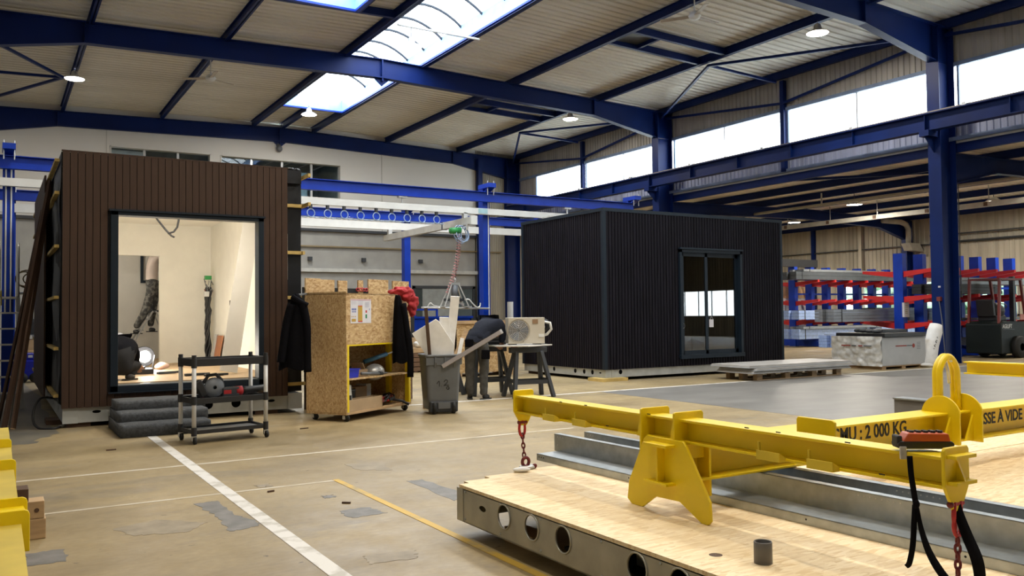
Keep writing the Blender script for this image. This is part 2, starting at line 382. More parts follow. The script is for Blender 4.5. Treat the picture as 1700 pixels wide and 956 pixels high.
# ------------------------------------------------------------------ hall: roof, frames, walls
def zb(x): return 8.47-.030*abs(x-9.23)
roof = None
def corr(mb, x0, x1, y0, y1, pitch=.25, d=.035, dz=.2, along='y'):
    ys = [(y0, 0)]; i = int(math.floor(y0/pitch))
    while i*pitch < y1:
        q = i*pitch; ys += [(v, o) for v, o in ((q, 0), (q+pitch*.45, 0), (q+pitch*.55, d), (q+pitch*.95, d)) if y0 < v < y1]; i += 1
    ys.append((y1, 0))
    xs = [x0, x1] if not (x0 < 9.23 < x1) else [x0, 9.23, x1]
    vs = [(x, y, zb(x)+dz+o) for y, o in ys for x in xs]; k = len(xs)
    mb.add(vs, [(i*k+j, (i+1)*k+j, (i+1)*k+j+1, i*k+j+1) for i in range(len(ys)-1) for j in range(k-1)])
rb = MB()
YN = -14
for x0, x1, y0, y1 in [(-1.5, 5.05, YN, 32.4), (5.05, 7.15, YN, 9.5), (5.05, 7.15, 18.5, 32.4), (7.15, 8.25, YN, 32.4), (8.25, 10.45, YN, 6.0), (8.25, 10.45, 28.4, 32.4), (10.45, 20.0, YN, 32.4)]:
    corr(rb, x0, x1, y0, y1)
ceil = struct(rb.build('ceiling', ROOF))
def zbeam(name, x, y0, y1, z0, z1, w=.12, m=NAVY, parent=ceil):
    b = MB(); b.box(x-.012, x+.012, y0, y1, z0, z1); b.box(x-w/2, x+w/2, y0, y1, z1-.014, z1); b.box(x-w/2, x+w/2, y0, y1, z0, z0+.014)
    return b.build(name, m, parent)
for x in (1.9, 5.0, 13.57, 16.85, 19.72):
    zbeam('purlin', x, YN, 32, zb(x)-.03, zb(x)+.19)
for x, ya, yb in ((8.2, YN, 32), (10.5, YN, 32), (7.2, 9, 18.6), (9.3, 28.4, 32)):
    zbeam('purlin', x, ya, yb, zb(x)-.03, zb(x)+.19, .14)
for (xa, xb, y) in ((13.57, 16.85, 16.35), (13.57, 16.85, 17.35), (13.57, 16.85, 24.5), (13.57, 16.85, 25.4), (5.0, 8.2, 18.62)):
    MB().bar((xa, y, zb(xa)+.08), (xb, y, zb(xb)+.08), .1, .18).build('trimmer_beam', NAVY, ceil)
for y in (16.36, 24.51):
    MB().box(13.65, 14.6, y, y+.98, zb(14)+.10, zb(14)+.13).build('roof_hatch', DGREY, ceil)
    MB().bar((14.6, y, zb(14)+.08), (14.6, y+.98, zb(14)+.08), .08, .16).build('trimmer_beam', NAVY, ceil)
for (ya, yb) in ((Y1, Y2), (Y2, Y3-.2)):
    ym = (ya+yb)/2
    for s in (1, -1):
        n = (9.23+s*7.62, ym, 8.12); e = 9.23+s*10.3
        for q in ((e, ya, 7.98), (e, yb, 7.98), (e, ym, 8.02)):
            MB().bar(n, q, .07, .07).build('roof_brace', NAVY, ceil)
# portal frames
def frame(y, label):
    t = thing('portal_frame', label, 'steel frame', (9.23, y, 0))
    xs = [-.78, 1.77, 9.23, 16.62, 19.24]; zs = [7.28, 7.75, 7.95, 7.74, 7.28]
    b = MB(); top = [(20.0, zb(20.0)), (9.23, zb(9.23)), (-1.55, zb(-1.55))]
    bot = [(-1.41, 7.28)]+list(zip(xs, zs))+[(19.87, 7.28)]
    b.prism([(p[0], p[1]) for p in bot+top], 'y', y-.008, y+.008)
    for k, pl in (('b', list(zip(xs, zs))), ('t', top)):
        for a, c in zip(pl, pl[1:]): b.bar((a[0], y, a[1]), (c[0], y, c[1]), .22, .022)
    b.build('rafter', NAVY, t)
    MB().box(9.21, 9.25, y-.1, y+.1, 7.85, 8.46).build('ridge_plate', NAVY, t); MB().prism([(8.95, 7.96), (9.23, 7.72), (9.51, 7.96)], 'y', y-.01, y+.01).build('ridge_gusset', NAVY, t)
    for x, z in ((1.77, 7.75), (16.62, 7.74)): MB().box(x-.012, x+.012, y-.1, y+.1, z, zb(x)).build('splice_plate', NAVY, t)
    for s_, xi in ((1, 19.25), (-1, -.79)):
        c = MB(); xo = xi+s_*.62
        for xx in (xi, xo): c.box(xx-.012, xx+.012, y-.16, y+.16, 0, 8.1)
        c.box(min(xi, xo), max(xi, xo), y-.008, y+.008, 0, 7.27)
        if s_ == 1:
            c.box(xi-.42, xi, y-.12, y+.12, 5.42, 5.56); c.prism([(xi-.4, 5.42), (xi, 5.42), (xi, 5.05)], 'y', y-.01, y+.01)
        c.build('column', NAVY, t)
    return t
frame(Y1, 'navy steel portal frame whose column stands beside the white roll')
frame(Y2, 'navy steel portal frame crossing under the skylight in mid roof')
frame(Y3, 'navy steel portal frame set against the white end wall')
MB().box(19.236, 19.238, 11.89, 11.95, 1.82, 1.86).build('sticker', PAPER, bpy.data.objects['portal_frame'])
# skylights
def skylight(n, x0, x1, y0, y1, pitch):
    z0 = zb((x0+x1)/2)+.0
    t = MB()
    for a in (x0, x1): t.box(a-.03, a+.03, y0, y1, z0+.02, z0+.42)
    for a in (y0, y1): t.box(x0, x1, a-.03, a+.03, z0+.02, z0+.42)
    w = struct(t.build('window_%d' % n, mat('skylight_curb', (.25, .42, .72), .5)))
    fl_ = MB()
    for a in (x0-.02, x1+.02): fl_.bar((a, y0, z0), (a, y1, z0), .1, .05)
    for a in (y0, y1): fl_.bar((x0, a, z0), (x1, a, z0), .1, .05)
    fl_.build('curb_flange', BLUE, w)
    cxx = (x0+x1)/2; hw = (x1-x0)/2; rise = .42; segs = 10
    def arc(i): u = -1+2*i/segs; return (cxx+hw*u, z0+.40+rise*(1-u*u))
    k = int((y1-y0)/pitch); ribs = mat('glazing_bar', (.07, .08, .095), .6, spec=.1)
    pm = MB(); pm.add([(arc(i)[0], y, arc(i)[1]) for y in (0, pitch) for i in range(segs+1)], [(i, i+1, segs+2+i, segs+1+i) for i in range(segs)])
    pme = pm.mesh('skylight_pane', POLY, True)
    rm = MB(); rm.tube([(arc(i)[0], 0, arc(i)[1]-.04) for i in range(segs+1)], .036, 6); rme = rm.mesh('rib', ribs)
    for j in range(k):
        inst(pme, 'pane', w, (0, y0+j*pitch, 0)); inst(rme, 'rib', w, (0, y0+j*pitch, 0))
    return w
skylight(1, 8.27, 10.43, 6.0, 28.4, 1.12)
skylight(2, 5.07, 7.13, 9.5, 18.5, 1.125)
# end wall
wb = struct(MB().box(-1.6, 18.0, 32.05, 32.3, 0, 4.7).build('wall_back', GREYW))
def panelwall(holes, x0, x1, z0, z1, y0, y1, mb):     # wall with rectangular openings sharing z range
    cur = x0
    for hx0, hx1, hz0, hz1 in holes:
        mb.box(cur, hx0, y0, y1, z0, z1); mb.box(hx0, hx1, y0, y1, z0, hz0); mb.box(hx0, hx1, y0, y1, hz1, z1); cur = hx1
    mb.box(cur, x1, y0, y1, z0, z1)
WN = [(3.37, 6.72, 5.9, 7.26), (7.06, 11.68, 5.9, 7.26)]
m_ = MB(); panelwall(WN, -1.6, 17.75, 4.68, 8.6, 31.98, 32.3, m_); m_.build('upper_white_wall', WHITE, wb)
for x in (3.25, 13.4): MB().box(x, x+.012, 31.97, 31.98, 4.7, 8.2).build('panel_joint', GREYW, wb)
MB().box(-1.5, 18, 31.9, 32.05, 4.60, 4.70).build('wall_edge_strip', DGREY, wb)
m_ = MB()
n = 26
pts = []
for i in range(n):
    a = 17.75+i*.085; pts += [(a, 32.05), (a+.045, 32.05), (a+.05, 32.02), (a+.08, 32.02)]
m_.prism(pts+[(19.96, 32.3), (17.75, 32.3)], 'z', 0, 8.5); m_.build('end_cladding', BEIGE, wb)
MB().box(17.78, 17.98, 31.75, 31.95, 0, 8.0).build('end_post', NAVY, wb)
for z in (3.99,): MB().box(3.8, 19, 31.93, 32.0, z, z+.05).build('wall_pipe', mat('ochre_pipe', (.24, .18, .09), .6), wb)
for x in (10.4, 12.6, 15.1): MB().bar((x, 31.95, 3.45), (x, 31.95, 3.6), .16, .12).build('pipe_bracket', DGREY, wb)
MB().box(3.8, 18, 31.9, 32.05, 3.02, 3.16).build('wall_ledge', mat('pale_ledge', (.5, .5, .48), .7), wb)
for k, (a, b, z0, z1) in enumerate(WN):
    w = struct(MB().box(a, b, 31.96, 32.28, z1-.03, z1).box(a, b, 31.96, 32.28, z0, z0+.03).box(a, a+.04, 31.96, 32.28, z0, z1).box(b-.04, b, 31.96, 32.28, z0, z1).build('window_%d' % (3+k), WHITE))
    nn = 3 if k == 0 else 4
    for i in range(nn):
        xa = a+(b-a)*i/nn; xb = a+(b-a)*(i+1)/nn
        MB().box(xa+.01, xb-.01, 32.15, 32.158, z0+.03, z1-.03).build('pane', GLASS, w)
        if i: MB().box(xa-.04, xa+.04, 32.12, 32.2, z0, z1).build('mullion', ALU, w)
MB().box(3.3, 11.8, 35.2, 35.3, 5.0, 8.2).build('office_wall', mat('office_grey', (.34, .40, .42), .7), wb)
MB().box(3.3, 11.8, 32.3, 35.3, 8.0, 8.1).build('office_ceiling', mat('office_ceiling', (.36, .44, .44), .7), wb)
MB().box(3.3, 4.6, 32.6, 32.7, 5.0, 7.24).build('office_screen', mat('office_screen', (.62, .70, .74), .7), wb)
MB().box(3.2, 3.3, 32.3, 35.3, 5, 8.1).box(11.8, 11.9, 32.3, 35.3, 5, 8.1).box(3.2, 11.9, 32.3, 35.3, 4.9, 5.0).build('office_shell', mat('office_grey', (.34, .40, .42), .7), wb)
for i in range(6): MB().bar((7.4+i*.7, 34.5, 7.2), (8.5+i*.7, 33.5, 7.7), .03, .03).build('office_blind_rod', WPAINT, wb)
MB().box(9.6, 10.6, 32.9, 33.0, 5.2, 7.0).build('office_cabinet', mat('office_blue', (.30, .48, .60), .5), wb)
# door in the end wall
d = struct(MB().box(14.75, 17.7, 31.98, 32.05, 2.40, 2.52).box(14.75, 14.87, 31.98, 32.05, 0, 2.5).box(17.58, 17.7, 31.98, 32.05, 0, 2.5).build('door_1', DGREY))
MB().box(15.2, 16.6, 32.0, 32.05, 0, 2.4).build('door_leaf', mat('grey_door', (.27, .29, .29), .5), d)
for a in (14.87, 16.6): MB().box(a, a+(.33 if a < 15 else .98), 32.02, 32.05, 0, 2.4).build('door_glazing', mat('dark_pane', (.04, .055, .055), .2), d)
# rear and left walls (close the hall behind the viewer)
struct(MB().box(-1.7, -1.5, -14, 32.3, 0, 8.6).build('wall_left', GREYW))
struct(MB().box(-1.7, 33.8, -14.2, -14, 0, 8.6).build('wall_front', GREYW))
# clerestory wall on the right, over the low aisle
def ribs_y(mb, x, y0, y1, z0, z1, pitch=.16, d=.03):
    n = int((y1-y0)/pitch); p = (y1-y0)/n; pl = []
    for i in range(n):
        a = y0+i*p; pl += [(x, a), (x, a+p*.5), (x-d, a+p*.6), (x-d, a+p*.9)]
    pl.append((x, y1))
    mb.add([(q[0], q[1], z) for z in (z0, z1) for q in pl], [(i, i+1, len(pl)+i+1, len(pl)+i) for i in range(len(pl)-1)])
m_ = MB(); ribs_y(m_, 19.98, -14, 32, 7.25, 8.4)
ribs_y(m_, 19.98, 30.5, 32, 5.98, 7.25)
wr = struct(m_.build('wall_right', CLER))
m_ = MB(); ribs_y(m_, 19.98, -14, 32, 5.42, 5.98); m_.build('lower_cladding', mat('pale_blue_cladding', (.34, .38, .52), .35, var=.2, scale=1, stretch=(1, 3, .1)), wr)
MB().box(19.86, 19.97, -14, 32, 7.20, 7.30).build('window_head_rail', mat('pale_blue_rail', (.2, .27, .42), .5), wr)
MB().box(19.86, 19.97, -14, 32, 5.90, 6.0).build('window_sill_rail', mat('pale_blue_rail', (.2, .27, .42), .5), wr)
MB().box(19.84, 20.0, -14, 32, 5.385, 5.48).build('cladding_base_rail', mat('pale_blue_rail', (.2, .27, .42), .5), wr)
wi = 5
for ya, yb in ((27.05, 30.5), (22.2, 26.9), (17.08, 21.8), (12.2, 16.92), (7.1, 11.75), (2.2, 6.9), (-3, 1.9)):
    w = struct(MB().box(19.90, 19.96, ya, ya+.05, 5.98, 7.22).box(19.90, 19.96, yb-.05, yb, 5.98, 7.22).build('window_%d' % wi, mat('pale_blue_rail', (.2, .27, .42), .5))); wi += 1
    ym = ya+(yb-ya)*.5
    MB().box(19.92, 19.95, ym-.02, ym+.02, 5.98, 7.22).build('mullion', ALU, w)
    for a, b in ((ya+.05, ym-.02), (ym+.02, yb-.05)): MB().box(19.93, 19.936, a, b, 5.99, 7.21).build('pane', GLASS, w)
for y in (17.0, 27.0, 7.0):
    MB().box(19.78, 19.92, y-.07, y+.07, 5.4, 8.1).build('wall_post', NAVY, wr)
for (ya, yb) in ((2.0, Y1), (Y1, Y2), (Y2, Y3)):
    ym = (ya+yb)/2
    for q in (ya, yb): MB().bar((19.8, q, 8.0), (19.8, ym, 7.42), .07, .07).build('wall_brace', NAVY, wr)
# crane runway beam
t = thing('crane_runway_beam', 'long blue crane runway beam along the column row below the high windows', 'crane beam', (19.05, 12, 5.56))
b = MB(); b.box(19.04, 19.06, -6, 31.5, 5.58, 5.96); b.box(18.93, 19.17, -6, 31.5, 5.56, 5.585); b.box(18.90, 19.20, -6, 31.5, 5.95, 5.975); b.build('beam', NAVY, t)
MB().box(19.02, 19.08, -6, 31.5, 5.975, 6.03).build('crane_rail', mat('rusty_rail', (.24, .21, .19), .5, metal=.4), t)
for y in range(2, 31, 3): MB().box(18.95, 19.15, y, y+.1, 5.975, 6.06).build('rail_clip', ALU, t)
for y in range(0, 31, 2): MB().box(18.94, 19.04, y, y+.015, 5.585, 5.95).build('stiffener', NAVY, t)

# ------------------------------------------------------------------ low aisle on the right
def za(x): return 5.30+.020*(6.85-abs(x-26.7))
m_ = MB()
n = int(46.4/.22)
for xa, xb in ((19.95, 26.7), (26.7, 33.7)):
    ys = []
    for i in range(n):
        a = -14+i*.22; ys += [(a, .03), (a+.1, .03), (a+.12, .07), (a+.2, .07)]
    m_.add([(x, y, za(x)+o) for y, o in ys for x in (xa, xb)], [(i*2, i*2+1, i*2+3, i*2+2) for i in range(len(ys)-1)])
m_.box(19.96, 20.02, -14, 32, 5.28, 5.40)
ca = struct(m_.build('ceiling', mat('aisle_roof_sheet', (.82, .80, .75), .6, var=.05)))  # paler than the nave roof: bounce light put into the colour
for x in (19.95, 22.2, 24.4, 26.7, 29, 31.3, 33.2): zbeam('purlin', x, -14, 32, za(x)-.2, za(x)+.02, .1, NAVY, ca)
for y0 in (Y1, Y2):
    for s in (0, 1):
        MB().bar((22.2, y0+.2, 5.2), (26.7, y0+5, 5.25), .06).build('roof_brace', NAVY, ca); break
    MB().bar((19.95, y0+5, 5.15), (24.4, y0+.3, 5.2), .07).build('roof_brace', NAVY, ca)
def aisle(y, label):
    t = thing('aisle_frame', label, 'steel frame', (26.7, y, 0)); b = MB()
    bot = [(19.9, 4.35), (21.8, 4.76), (26.7, 4.86), (31.3, 4.74), (33.05, 4.3)]; top = [(33.4, za(33.4)-.2), (26.7, za(26.7)-.2), (19.9, za(19.9)-.2)]
    b.prism(bot+top, 'y', y-.008, y+.008)
    for pl in (bot, top):
        for a, c in zip(pl, pl[1:]): b.bar((a[0], y, a[1]), (c[0], y, c[1]), .2, .02)
    b.build('rafter', NAVY, t)
    c = MB()
    for xx in (33.05, 33.45): c.box(xx-.01, xx+.01, y-.12, y+.12, 0, 5.1)
    c.box(33.05, 33.45, y-.008, y+.008, 0, 4.3); c.build('column', NAVY, t)
aisle(Y1, 'navy steel aisle frame springing from the column by the white roll')
aisle(Y2, 'navy steel aisle frame with curved haunch behind the racks')
m_ = MB()
RW = [(-12.5, -1.5, 1.05, 2.5), (0, 4.5, 1.05, 2.5), (6, 10.5, 1.05, 2.5), (12.6, 16.4, 1.05, 2.5), (17.6, 21.5, 1.05, 2.5), (22.4, 25.8, 1.05, 2.5)]
m2 = MB()
cur = -14
for a, b_, z0, z1 in RW:
    ribs_y(m_, 33.6, cur, a, 0, 5.5, .2); ribs_y(m_, 33.6, a, b_, 0, z0, .2); ribs_y(m_, 33.6, a, b_, z1, 5.5, .2); cur = b_
ribs_y(m_, 33.6, cur, 32.3, 0, 5.5, .2)
wa = struct(m_.build('wall_right', BEIGE))
MB().box(33.4, 33.55, 17, 32, 4.02, 4.06).build('wall_rail', DGREY, wa)
for z in (4.35, 4.05): MB().box(33.3, 33.4, 2, 21, z, z+.05).build('wall_pipe', DGREY, wa)
for y in (27.0, 24.4, 17, 7): MB().box(33.36, 33.52, y-.08, y+.08, 0, 5.2).build('wall_post', NAVY if y != 24.4 else BEIGE, wa)
for a, b_, z0, z1 in RW:
    w = struct(MB().box(33.5, 33.62, a, b_, z0, z0+.05).box(33.5, 33.62, a, b_, z1-.05, z1).box(33.5, 33.62, a, a+.05, z0, z1).box(33.5, 33.62, b_-.05, b_, z0, z1).build('window_%d' % wi, ALU)); wi += 1
    k = 4 if b_-a < 8 else 10
    for i in range(k):
        ya = a+(b_-a)*i/k; yb = a+(b_-a)*(i+1)/k
        MB().box(33.58, 33.586, ya+.02, yb-.02, z0+.05, z1-.05).build('pane', GLASS, w)
        if i: MB().box(33.55, 33.61, ya-.025, ya+.025, z0, z1).build('mullion', ALU, w)
struct(MB().box(20, 33.8, 32.1, 32.3, 0, 5.6).build('wall_back', BEIGE))
struct(MB().box(33.7, 60, -20, 45, -.3, -.1).build('ground', mat('yard', (.2, .2, .19), .9)))
for k, (y, h, lab) in enumerate([(13, 3.0, 'green bush outside the window right of the blue column'), (18.5, 3.6, 'green bush outside the aisle window behind the double sided rack'),
                                 (22.5, 3.2, 'green bush outside the aisle window beside the sign'), (26, 3.8, 'green bush outside the aisle window at the far rack'), (5, 3.2, 'green bush outside the aisle windows near the forklift')]):
    m_ = MB()
    for i in range(26):
        m_.ell((38+random.uniform(-1, 1), y+random.uniform(-2.2, 2.2), random.uniform(.2, h-.8)), [random.uniform(.5, .9)]*3, 10, 7, jit=.5)
    t = thing('bush', lab, 'bush', (38, y, 0)); m_.build('foliage', LEAF, t, True); MB().cyl((38, y, -.1), (38, y, 1), .08).build('stem', DTIMB, t)

# cable tray and pipes in the aisle
t = thing('cable_tray', 'grey cable tray running level under the aisle roof', 'cable tray', (27, 15, 4.6))
MB().box(26.92, 27.08, 4, 27, 4.56, 4.72).build('tray', mat('tray_grey', (.36, .35, .31), .6), t)
for y in range(5, 27, 2): MB().box(26.90, 26.92, y, y+.12, 4.58, 4.70).build('tray_clip', DTIMB, t); MB().bar((27, y, 4.7), (27, y, 5.25), .02).build('tray_hanger', ALU, t)
t = thing('pipe_run', 'pale pipe run hung below the aisle roof with drop hangers', 'pipe', (24, 12, 4.85))
MB().cyl((24, 2, 4.9), (24, 24, 4.9), .05).build('pipe', mat('tray_grey', (.36, .35, .31), .6), t)
for y in (6, 10, 15, 19): MB().bar((24, y, 4.9), (24, y, 5.3), .04).build('pipe_hanger', ALU, t)
t = thing('air_duct', 'pale bent air duct at the haunch of the rear aisle column', 'duct', (32.8, 21.7, 4.4))
MB().tube([(31.2, 21.7, 4.98), (32.4, 21.7, 4.98), (32.75, 21.7, 4.9), (32.9, 21.7, 4.7), (32.9, 21.7, 4.1)], .11, 10).build('duct_pipe', mat('tray_grey', (.36, .35, .31), .6), t, True)
MB().prism([(32.6, 4.1), (33.3, 4.1), (33.6, 3.75), (32.8, 3.8)], 'y', 21.45, 21.85).build('duct_hood', mat('tray_grey', (.36, .35, .31), .6), t)
for (x, y, z, lab) in [(25.6, 18.9, 5.0, 'round hanging lamp under the aisle roof, nearer of its pair'), (29.2, 24.55, 5.1, 'round hanging lamp under the aisle roof just above the black cabin'),
                       (26.7, 12.6, 5.05, 'added aisle fill lamp out of view above the forklift'), (24.4, 27, 4.98, 'added aisle fill lamp out of view behind the black cabin'), (30, 16.5, 5.1, 'added aisle fill lamp hidden by the near blue column'), (26.7, 4, 5.05, 'added aisle fill lamp out of view near the viewer')]:  # lamps out of view here are added to brighten the aisle
    t = thing('pendant_lamp', lab, 'lamp', (x, y, z), 0, 'high bay lamps')
    MB().lathe([(.03, .14), (.12, .1), (.26, .0), (.27, -.02)], (0, 0, 0), 18).build('lamp_housing', ALU, t, True, local=True); MB().cyl((0, 0, .1), (0, 0, za(x)+.06-z), .012, 6).build('suspension', DGREY, t, local=True)
    MB().lathe([(.001, -.012), (.25, -.012)], (0, 0, 0), 18).build('lamp_lens', LEDM, t, local=True)
    l = bpy.data.lights.new('lamp_light', 'AREA'); l.shape = 'DISK'; l.size = .5; l.energy = LAMP_W*1.35; l.color = (1, .91, .77)
    o = bpy.data.objects.new('lamp_light', l); COL.objects.link(o); o.parent = t; o.location = (0, 0, -.03)
# high bay lamps of the nave
for i, (x, y, lab) in enumerate([(1.86, 26.2, 'bright high bay lamp at upper left beside the roof braces'), (9.16, 28.2, 'high bay lamp just beyond the far end of the skylight'),
                                 (8.6, 18.65, 'high bay lamp hanging in front of the skylight glazing'), (16.78, 23.5, 'high bay lamp beside the middle roof frame, near its haunch'),
                                 (16.79, 13.3, 'high bay lamp at upper right below the nearest frame'), (8.2, 9.5, 'high bay lamp out of view over the lifting beam'),
                                 (5.0, 8.5, 'high bay lamp out of view over the open floor'), (1.9, 14.5, 'high bay lamp out of view over the brown cabin'),
                                 (16.8, 5.0, 'high bay lamp out of view over the grey floor'), (8.2, .5, 'high bay lamp out of view behind the viewer'),
                                 (1.9, 2.0, 'high bay lamp out of view over the left corner'), (5.0, 3.0, 'high bay lamp out of view above the pale floor panel')]):
    zl = {8.6: 7.8, 9.16: 8.2}.get(x, zb(x)-.30)
    t = thing('pendant_lamp', lab, 'lamp', (x, y, zl), 0, 'high bay lamps')
    MB().lathe([(.03, .24), (.08, .2), (.10, .1), (.24, .03), (.26, 0)], (0, 0, 0), 18).build('lamp_housing', ALU, t, True, local=True)
    MB().lathe([(.001, -.008), (.24, -.008)], (0, 0, 0), 18).build('lamp_lens', LEDM, t, local=True)
    m_ = MB(); m_.cyl((0, 0, .22), (0, 0, {8.6: .53}.get(x, .30)), .012, 6); m_.build('suspension', DGREY, t, local=True)
    l = bpy.data.lights.new('lamp_light', 'AREA'); l.shape = 'DISK'; l.size = .46; l.energy = LAMP_W; l.color = (1, .91, .77)
    o = bpy.data.objects.new('lamp_light', l); COL.objects.link(o); o.parent = t; o.location = (0, 0, -.03)
MB().cyl((8.25, 18.65, 8.3), (10.5, 18.65, 8.3), .03).build('lamp_bar', WPAINT, bpy.data.objects['window_1'])
# ceiling fans
def fan(x, y, a, lab):
    t = thing('ceiling_fan', lab, 'fan', (x, y, 7.75), a)
    m_ = MB(); m_.cyl((0, 0, .1), (0, 0, .6), .015, 8); m_.build('rod', WPAINT, t, local=True)
    MB().lathe([(.001, -.08), (.1, -.06), (.14, 0), (.1, .08), (.02, .12)], (0, 0, 0), 16).build('motor', WPAINT, t, True, local=True)
    for k in range(3):
        M = Matrix.Rotation(k*2.094, 4, 'Z') @ Matrix.Rotation(.2, 4, 'X')
        MB().box(.12, .75, -.055, .055, -.006, .006, M).build('blade', mat('fan_blade', (.42, .37, .31), .5), t, local=True)
fan(4.95, 23.6, .5, 'white ceiling fan near the left purlins'); fan(13.0, 13.5, .1, 'white ceiling fan near the top edge by roof hatches')
t = thing('security_camera', 'small round grey speaker on the white wall below the ridge plate', 'speaker', (9.19, 31.9, 7.67))
MB().ell((9.19, 31.85, 7.67), (.12, .1, .13), 12, 8).build('speaker_body', GREYP, t, True); MB().box(9.12, 9.26, 31.9, 31.98, 7.66, 7.86).build('speaker_bracket', DGREY, t)
t.name = 'wall_speaker'

# ------------------------------------------------------------------ cladded cabins
CFR = mat('cabin_base_steel', (.42, .44, .44), .5, metal=.15, var=.12, scale=5)
def cabin_frame(parent, x0, x1, y0, y1, z0, z1, holes_f, holes_l, m=CFR):
    MB().plate((x0, x1, z0, z1), holes_f, 'y', y0, y0+.004).build('base_frame', m, parent)
    MB().plate((y0, y1, z0, z1), holes_l, 'x', x0, x0+.004).build('base_frame', m, parent)
    MB().box(x1-.004, x1, y0, y1, z0, z1).box(x0, x1, y1-.004, y1, z0, z1).box(x0, x1, y0, y1, z1-.02, z1).build('base_frame', m, parent)
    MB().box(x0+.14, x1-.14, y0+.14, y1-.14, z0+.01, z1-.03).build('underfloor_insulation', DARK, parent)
# brown cabin
bc = thing('brown_cabin', 'cabin clad in vertical brown boards with a large lit opening', 'cabin', (.68, 11.30, 0))
cabin_frame(bc, .70, 3.56, 11.34, 18.1, .055, .26, [(1.06, .175, .018, 2.6), (1.32, .175, .055), (2.05, .175, .06), (2.35, .175, .06), (2.70, .175, .06), (3.16, .175, .018, 2.6)], [(12.2, .16, .05), (14, .16, .05), (16, .16, .05)])
MB().box(.695, .86, 11.33, 11.34, .05, .26).build('corner_plate', CFR, bc); MB().box(3.38, 3.57, 11.33, 11.34, .05, .26).build('corner_plate', CFR, bc)
bw = 2.69/33
def board(zh): return MB().box(.0025, bw-.0045, 0, .022, 0, zh).mesh('cladding_board', BROWN)
bA, bT, bB = board(3.29-.235), board(3.29-2.60), board(.40-.235)
for i in range(33):
    x = .68+i*bw; xm = x+bw/2
    if 1.20 < xm < 3.045:
        inst(bT, 'cladding_board', bc, (x-.68, -.012, 2.60)); inst(bB, 'cladding_board', bc, (x-.68, -.012, .235))
    else: inst(bA, 'cladding_board', bc, (x-.68, -.012, .235))
MB().box(.69, 1.20, 11.31, 11.36, .24, 3.27).box(3.045, 3.36, 11.31, 11.36, .24, 3.27).box(1.2, 3.045, 11.31, 11.36, 2.6, 3.27).box(1.2, 3.045, 11.31, 11.36, .24, .4).build('backing', DARK, bc)
MB().box(.67, 3.38, 11.285, 11.33, 3.285, 3.30).build('top_trim', BROWN, bc)
m_ = MB(); m_.box(1.20, 1.285, 11.265, 11.46, .40, 2.60); m_.box(2.975, 3.045, 11.265, 11.46, .40, 2.60); m_.box(1.20, 3.045, 11.265, 11.46, 2.55, 2.60); m_.box(1.20, 3.045, 11.265, 11.46, .40, .475)
m_.build('window_frame', SLATE, bc, bev=.004); MB().box(1.18, 3.06, 11.24, 11.31, 2.595, 2.62).build('head_flashing', SLATE, bc); MB().box(1.18, 3.06, 11.23, 11.31, .385, .40).build('window_sill', SLATE, bc)
MB().box(1.285, 2.975, 11.33, 11.345, .475, .49).build('bottom_rail', ALU, bc)
# interior
MB().box(.80, 3.5, 11.46, 18.0, .42, .495).build('cabin_floor', PLYF, bc)
MB().box(.7, 3.56, 11.4, 18.1, 2.93, 3.1).build('cabin_ceiling', PLASTER, bc)
MB().box(.74, .9, 11.4, 18, .42, 2.95).build('inner_wall', PLASTER, bc); MB().box(3.34, 3.5, 11.46, 18, .42, 2.95).build('inner_wall', PLASTER, bc)
MB().box(.9, 1.20, 11.40, 11.46, .42, 2.95).box(3.045, 3.4, 11.40, 11.46, .42, 2.95).box(1.2, 3.045, 11.40, 11.46, 2.6, 2.95).build('inner_wall', PLASTER, bc)
MB().box(.9, 1.80, 15.9, 16.0, .495, 2.93).box(1.80, 2.475, 15.9, 16.0, 2.38, 2.93).box(2.475, 3.34, 15.9, 16.0, .495, 2.93).build('partition', PLASTER, bc)
MB().box(.9, 3.34, 17.95, 18.05, .42, 2.95).build('inner_wall', mat('grey_plaster', (.56, .54, .50), .7, var=.03), bc)
MB().box(2.44, 2.49, 17.9, 17.96, 1.98, 2.9).box(2.49, 3.2, 17.9, 17.96, 1.98, 2.03).build('inner_window', SLATE, bc)
MB().box(3.33, 3.342, 14.36, 14.44, 1.49, 1.57).build('socket_hole', DARK, bc)
MB().box(.67, 3.57, 11.33, 18.15, 3.1, 3.28).build('roof_box', MEMB, bc)
# membrane and battens on the flanks
def wavy(p0, p1, z0, z1, nrm, amp, nu, nz_):
    p0 = Vector(p0); p1 = Vector(p1); vs = []
    for k in range(nz_+1):
        for i in range(nu+1):
            p = p0.lerp(p1, i/nu); z = z0+(z1-z0)*k/nz_
            vs.append(tuple(Vector((p.x, p.y, z))+Vector(nrm)*amp*(noise.noise(Vector((p.x*3, p.y*3, z*2.2)))+.6*math.sin(z*5.1))))
    return MB().add(vs, [(k*(nu+1)+i, k*(nu+1)+i+1, (k+1)*(nu+1)+i+1, (k+1)*(nu+1)+i) for k in range(nz_) for i in range(nu)])
wavy((3.37, 11.40, 0), (3.585, 11.40, 0), .28, 3.27, (0, -1, 0), .014, 8, 40).build('membrane', MEMB, bc, True)
wavy((.665, 11.36, 0), (.665, 18.1, 0), .28, 3.22, (-1, 0, 0), .018, 60, 40).build('membrane', MEMB, bc, True)
MB().box(.67, .74, 11.36, 18.1, .28, 3.2).box(3.5, 3.57, 11.46, 18.1, .28, 3.2).build('side_wall', DARK, bc)
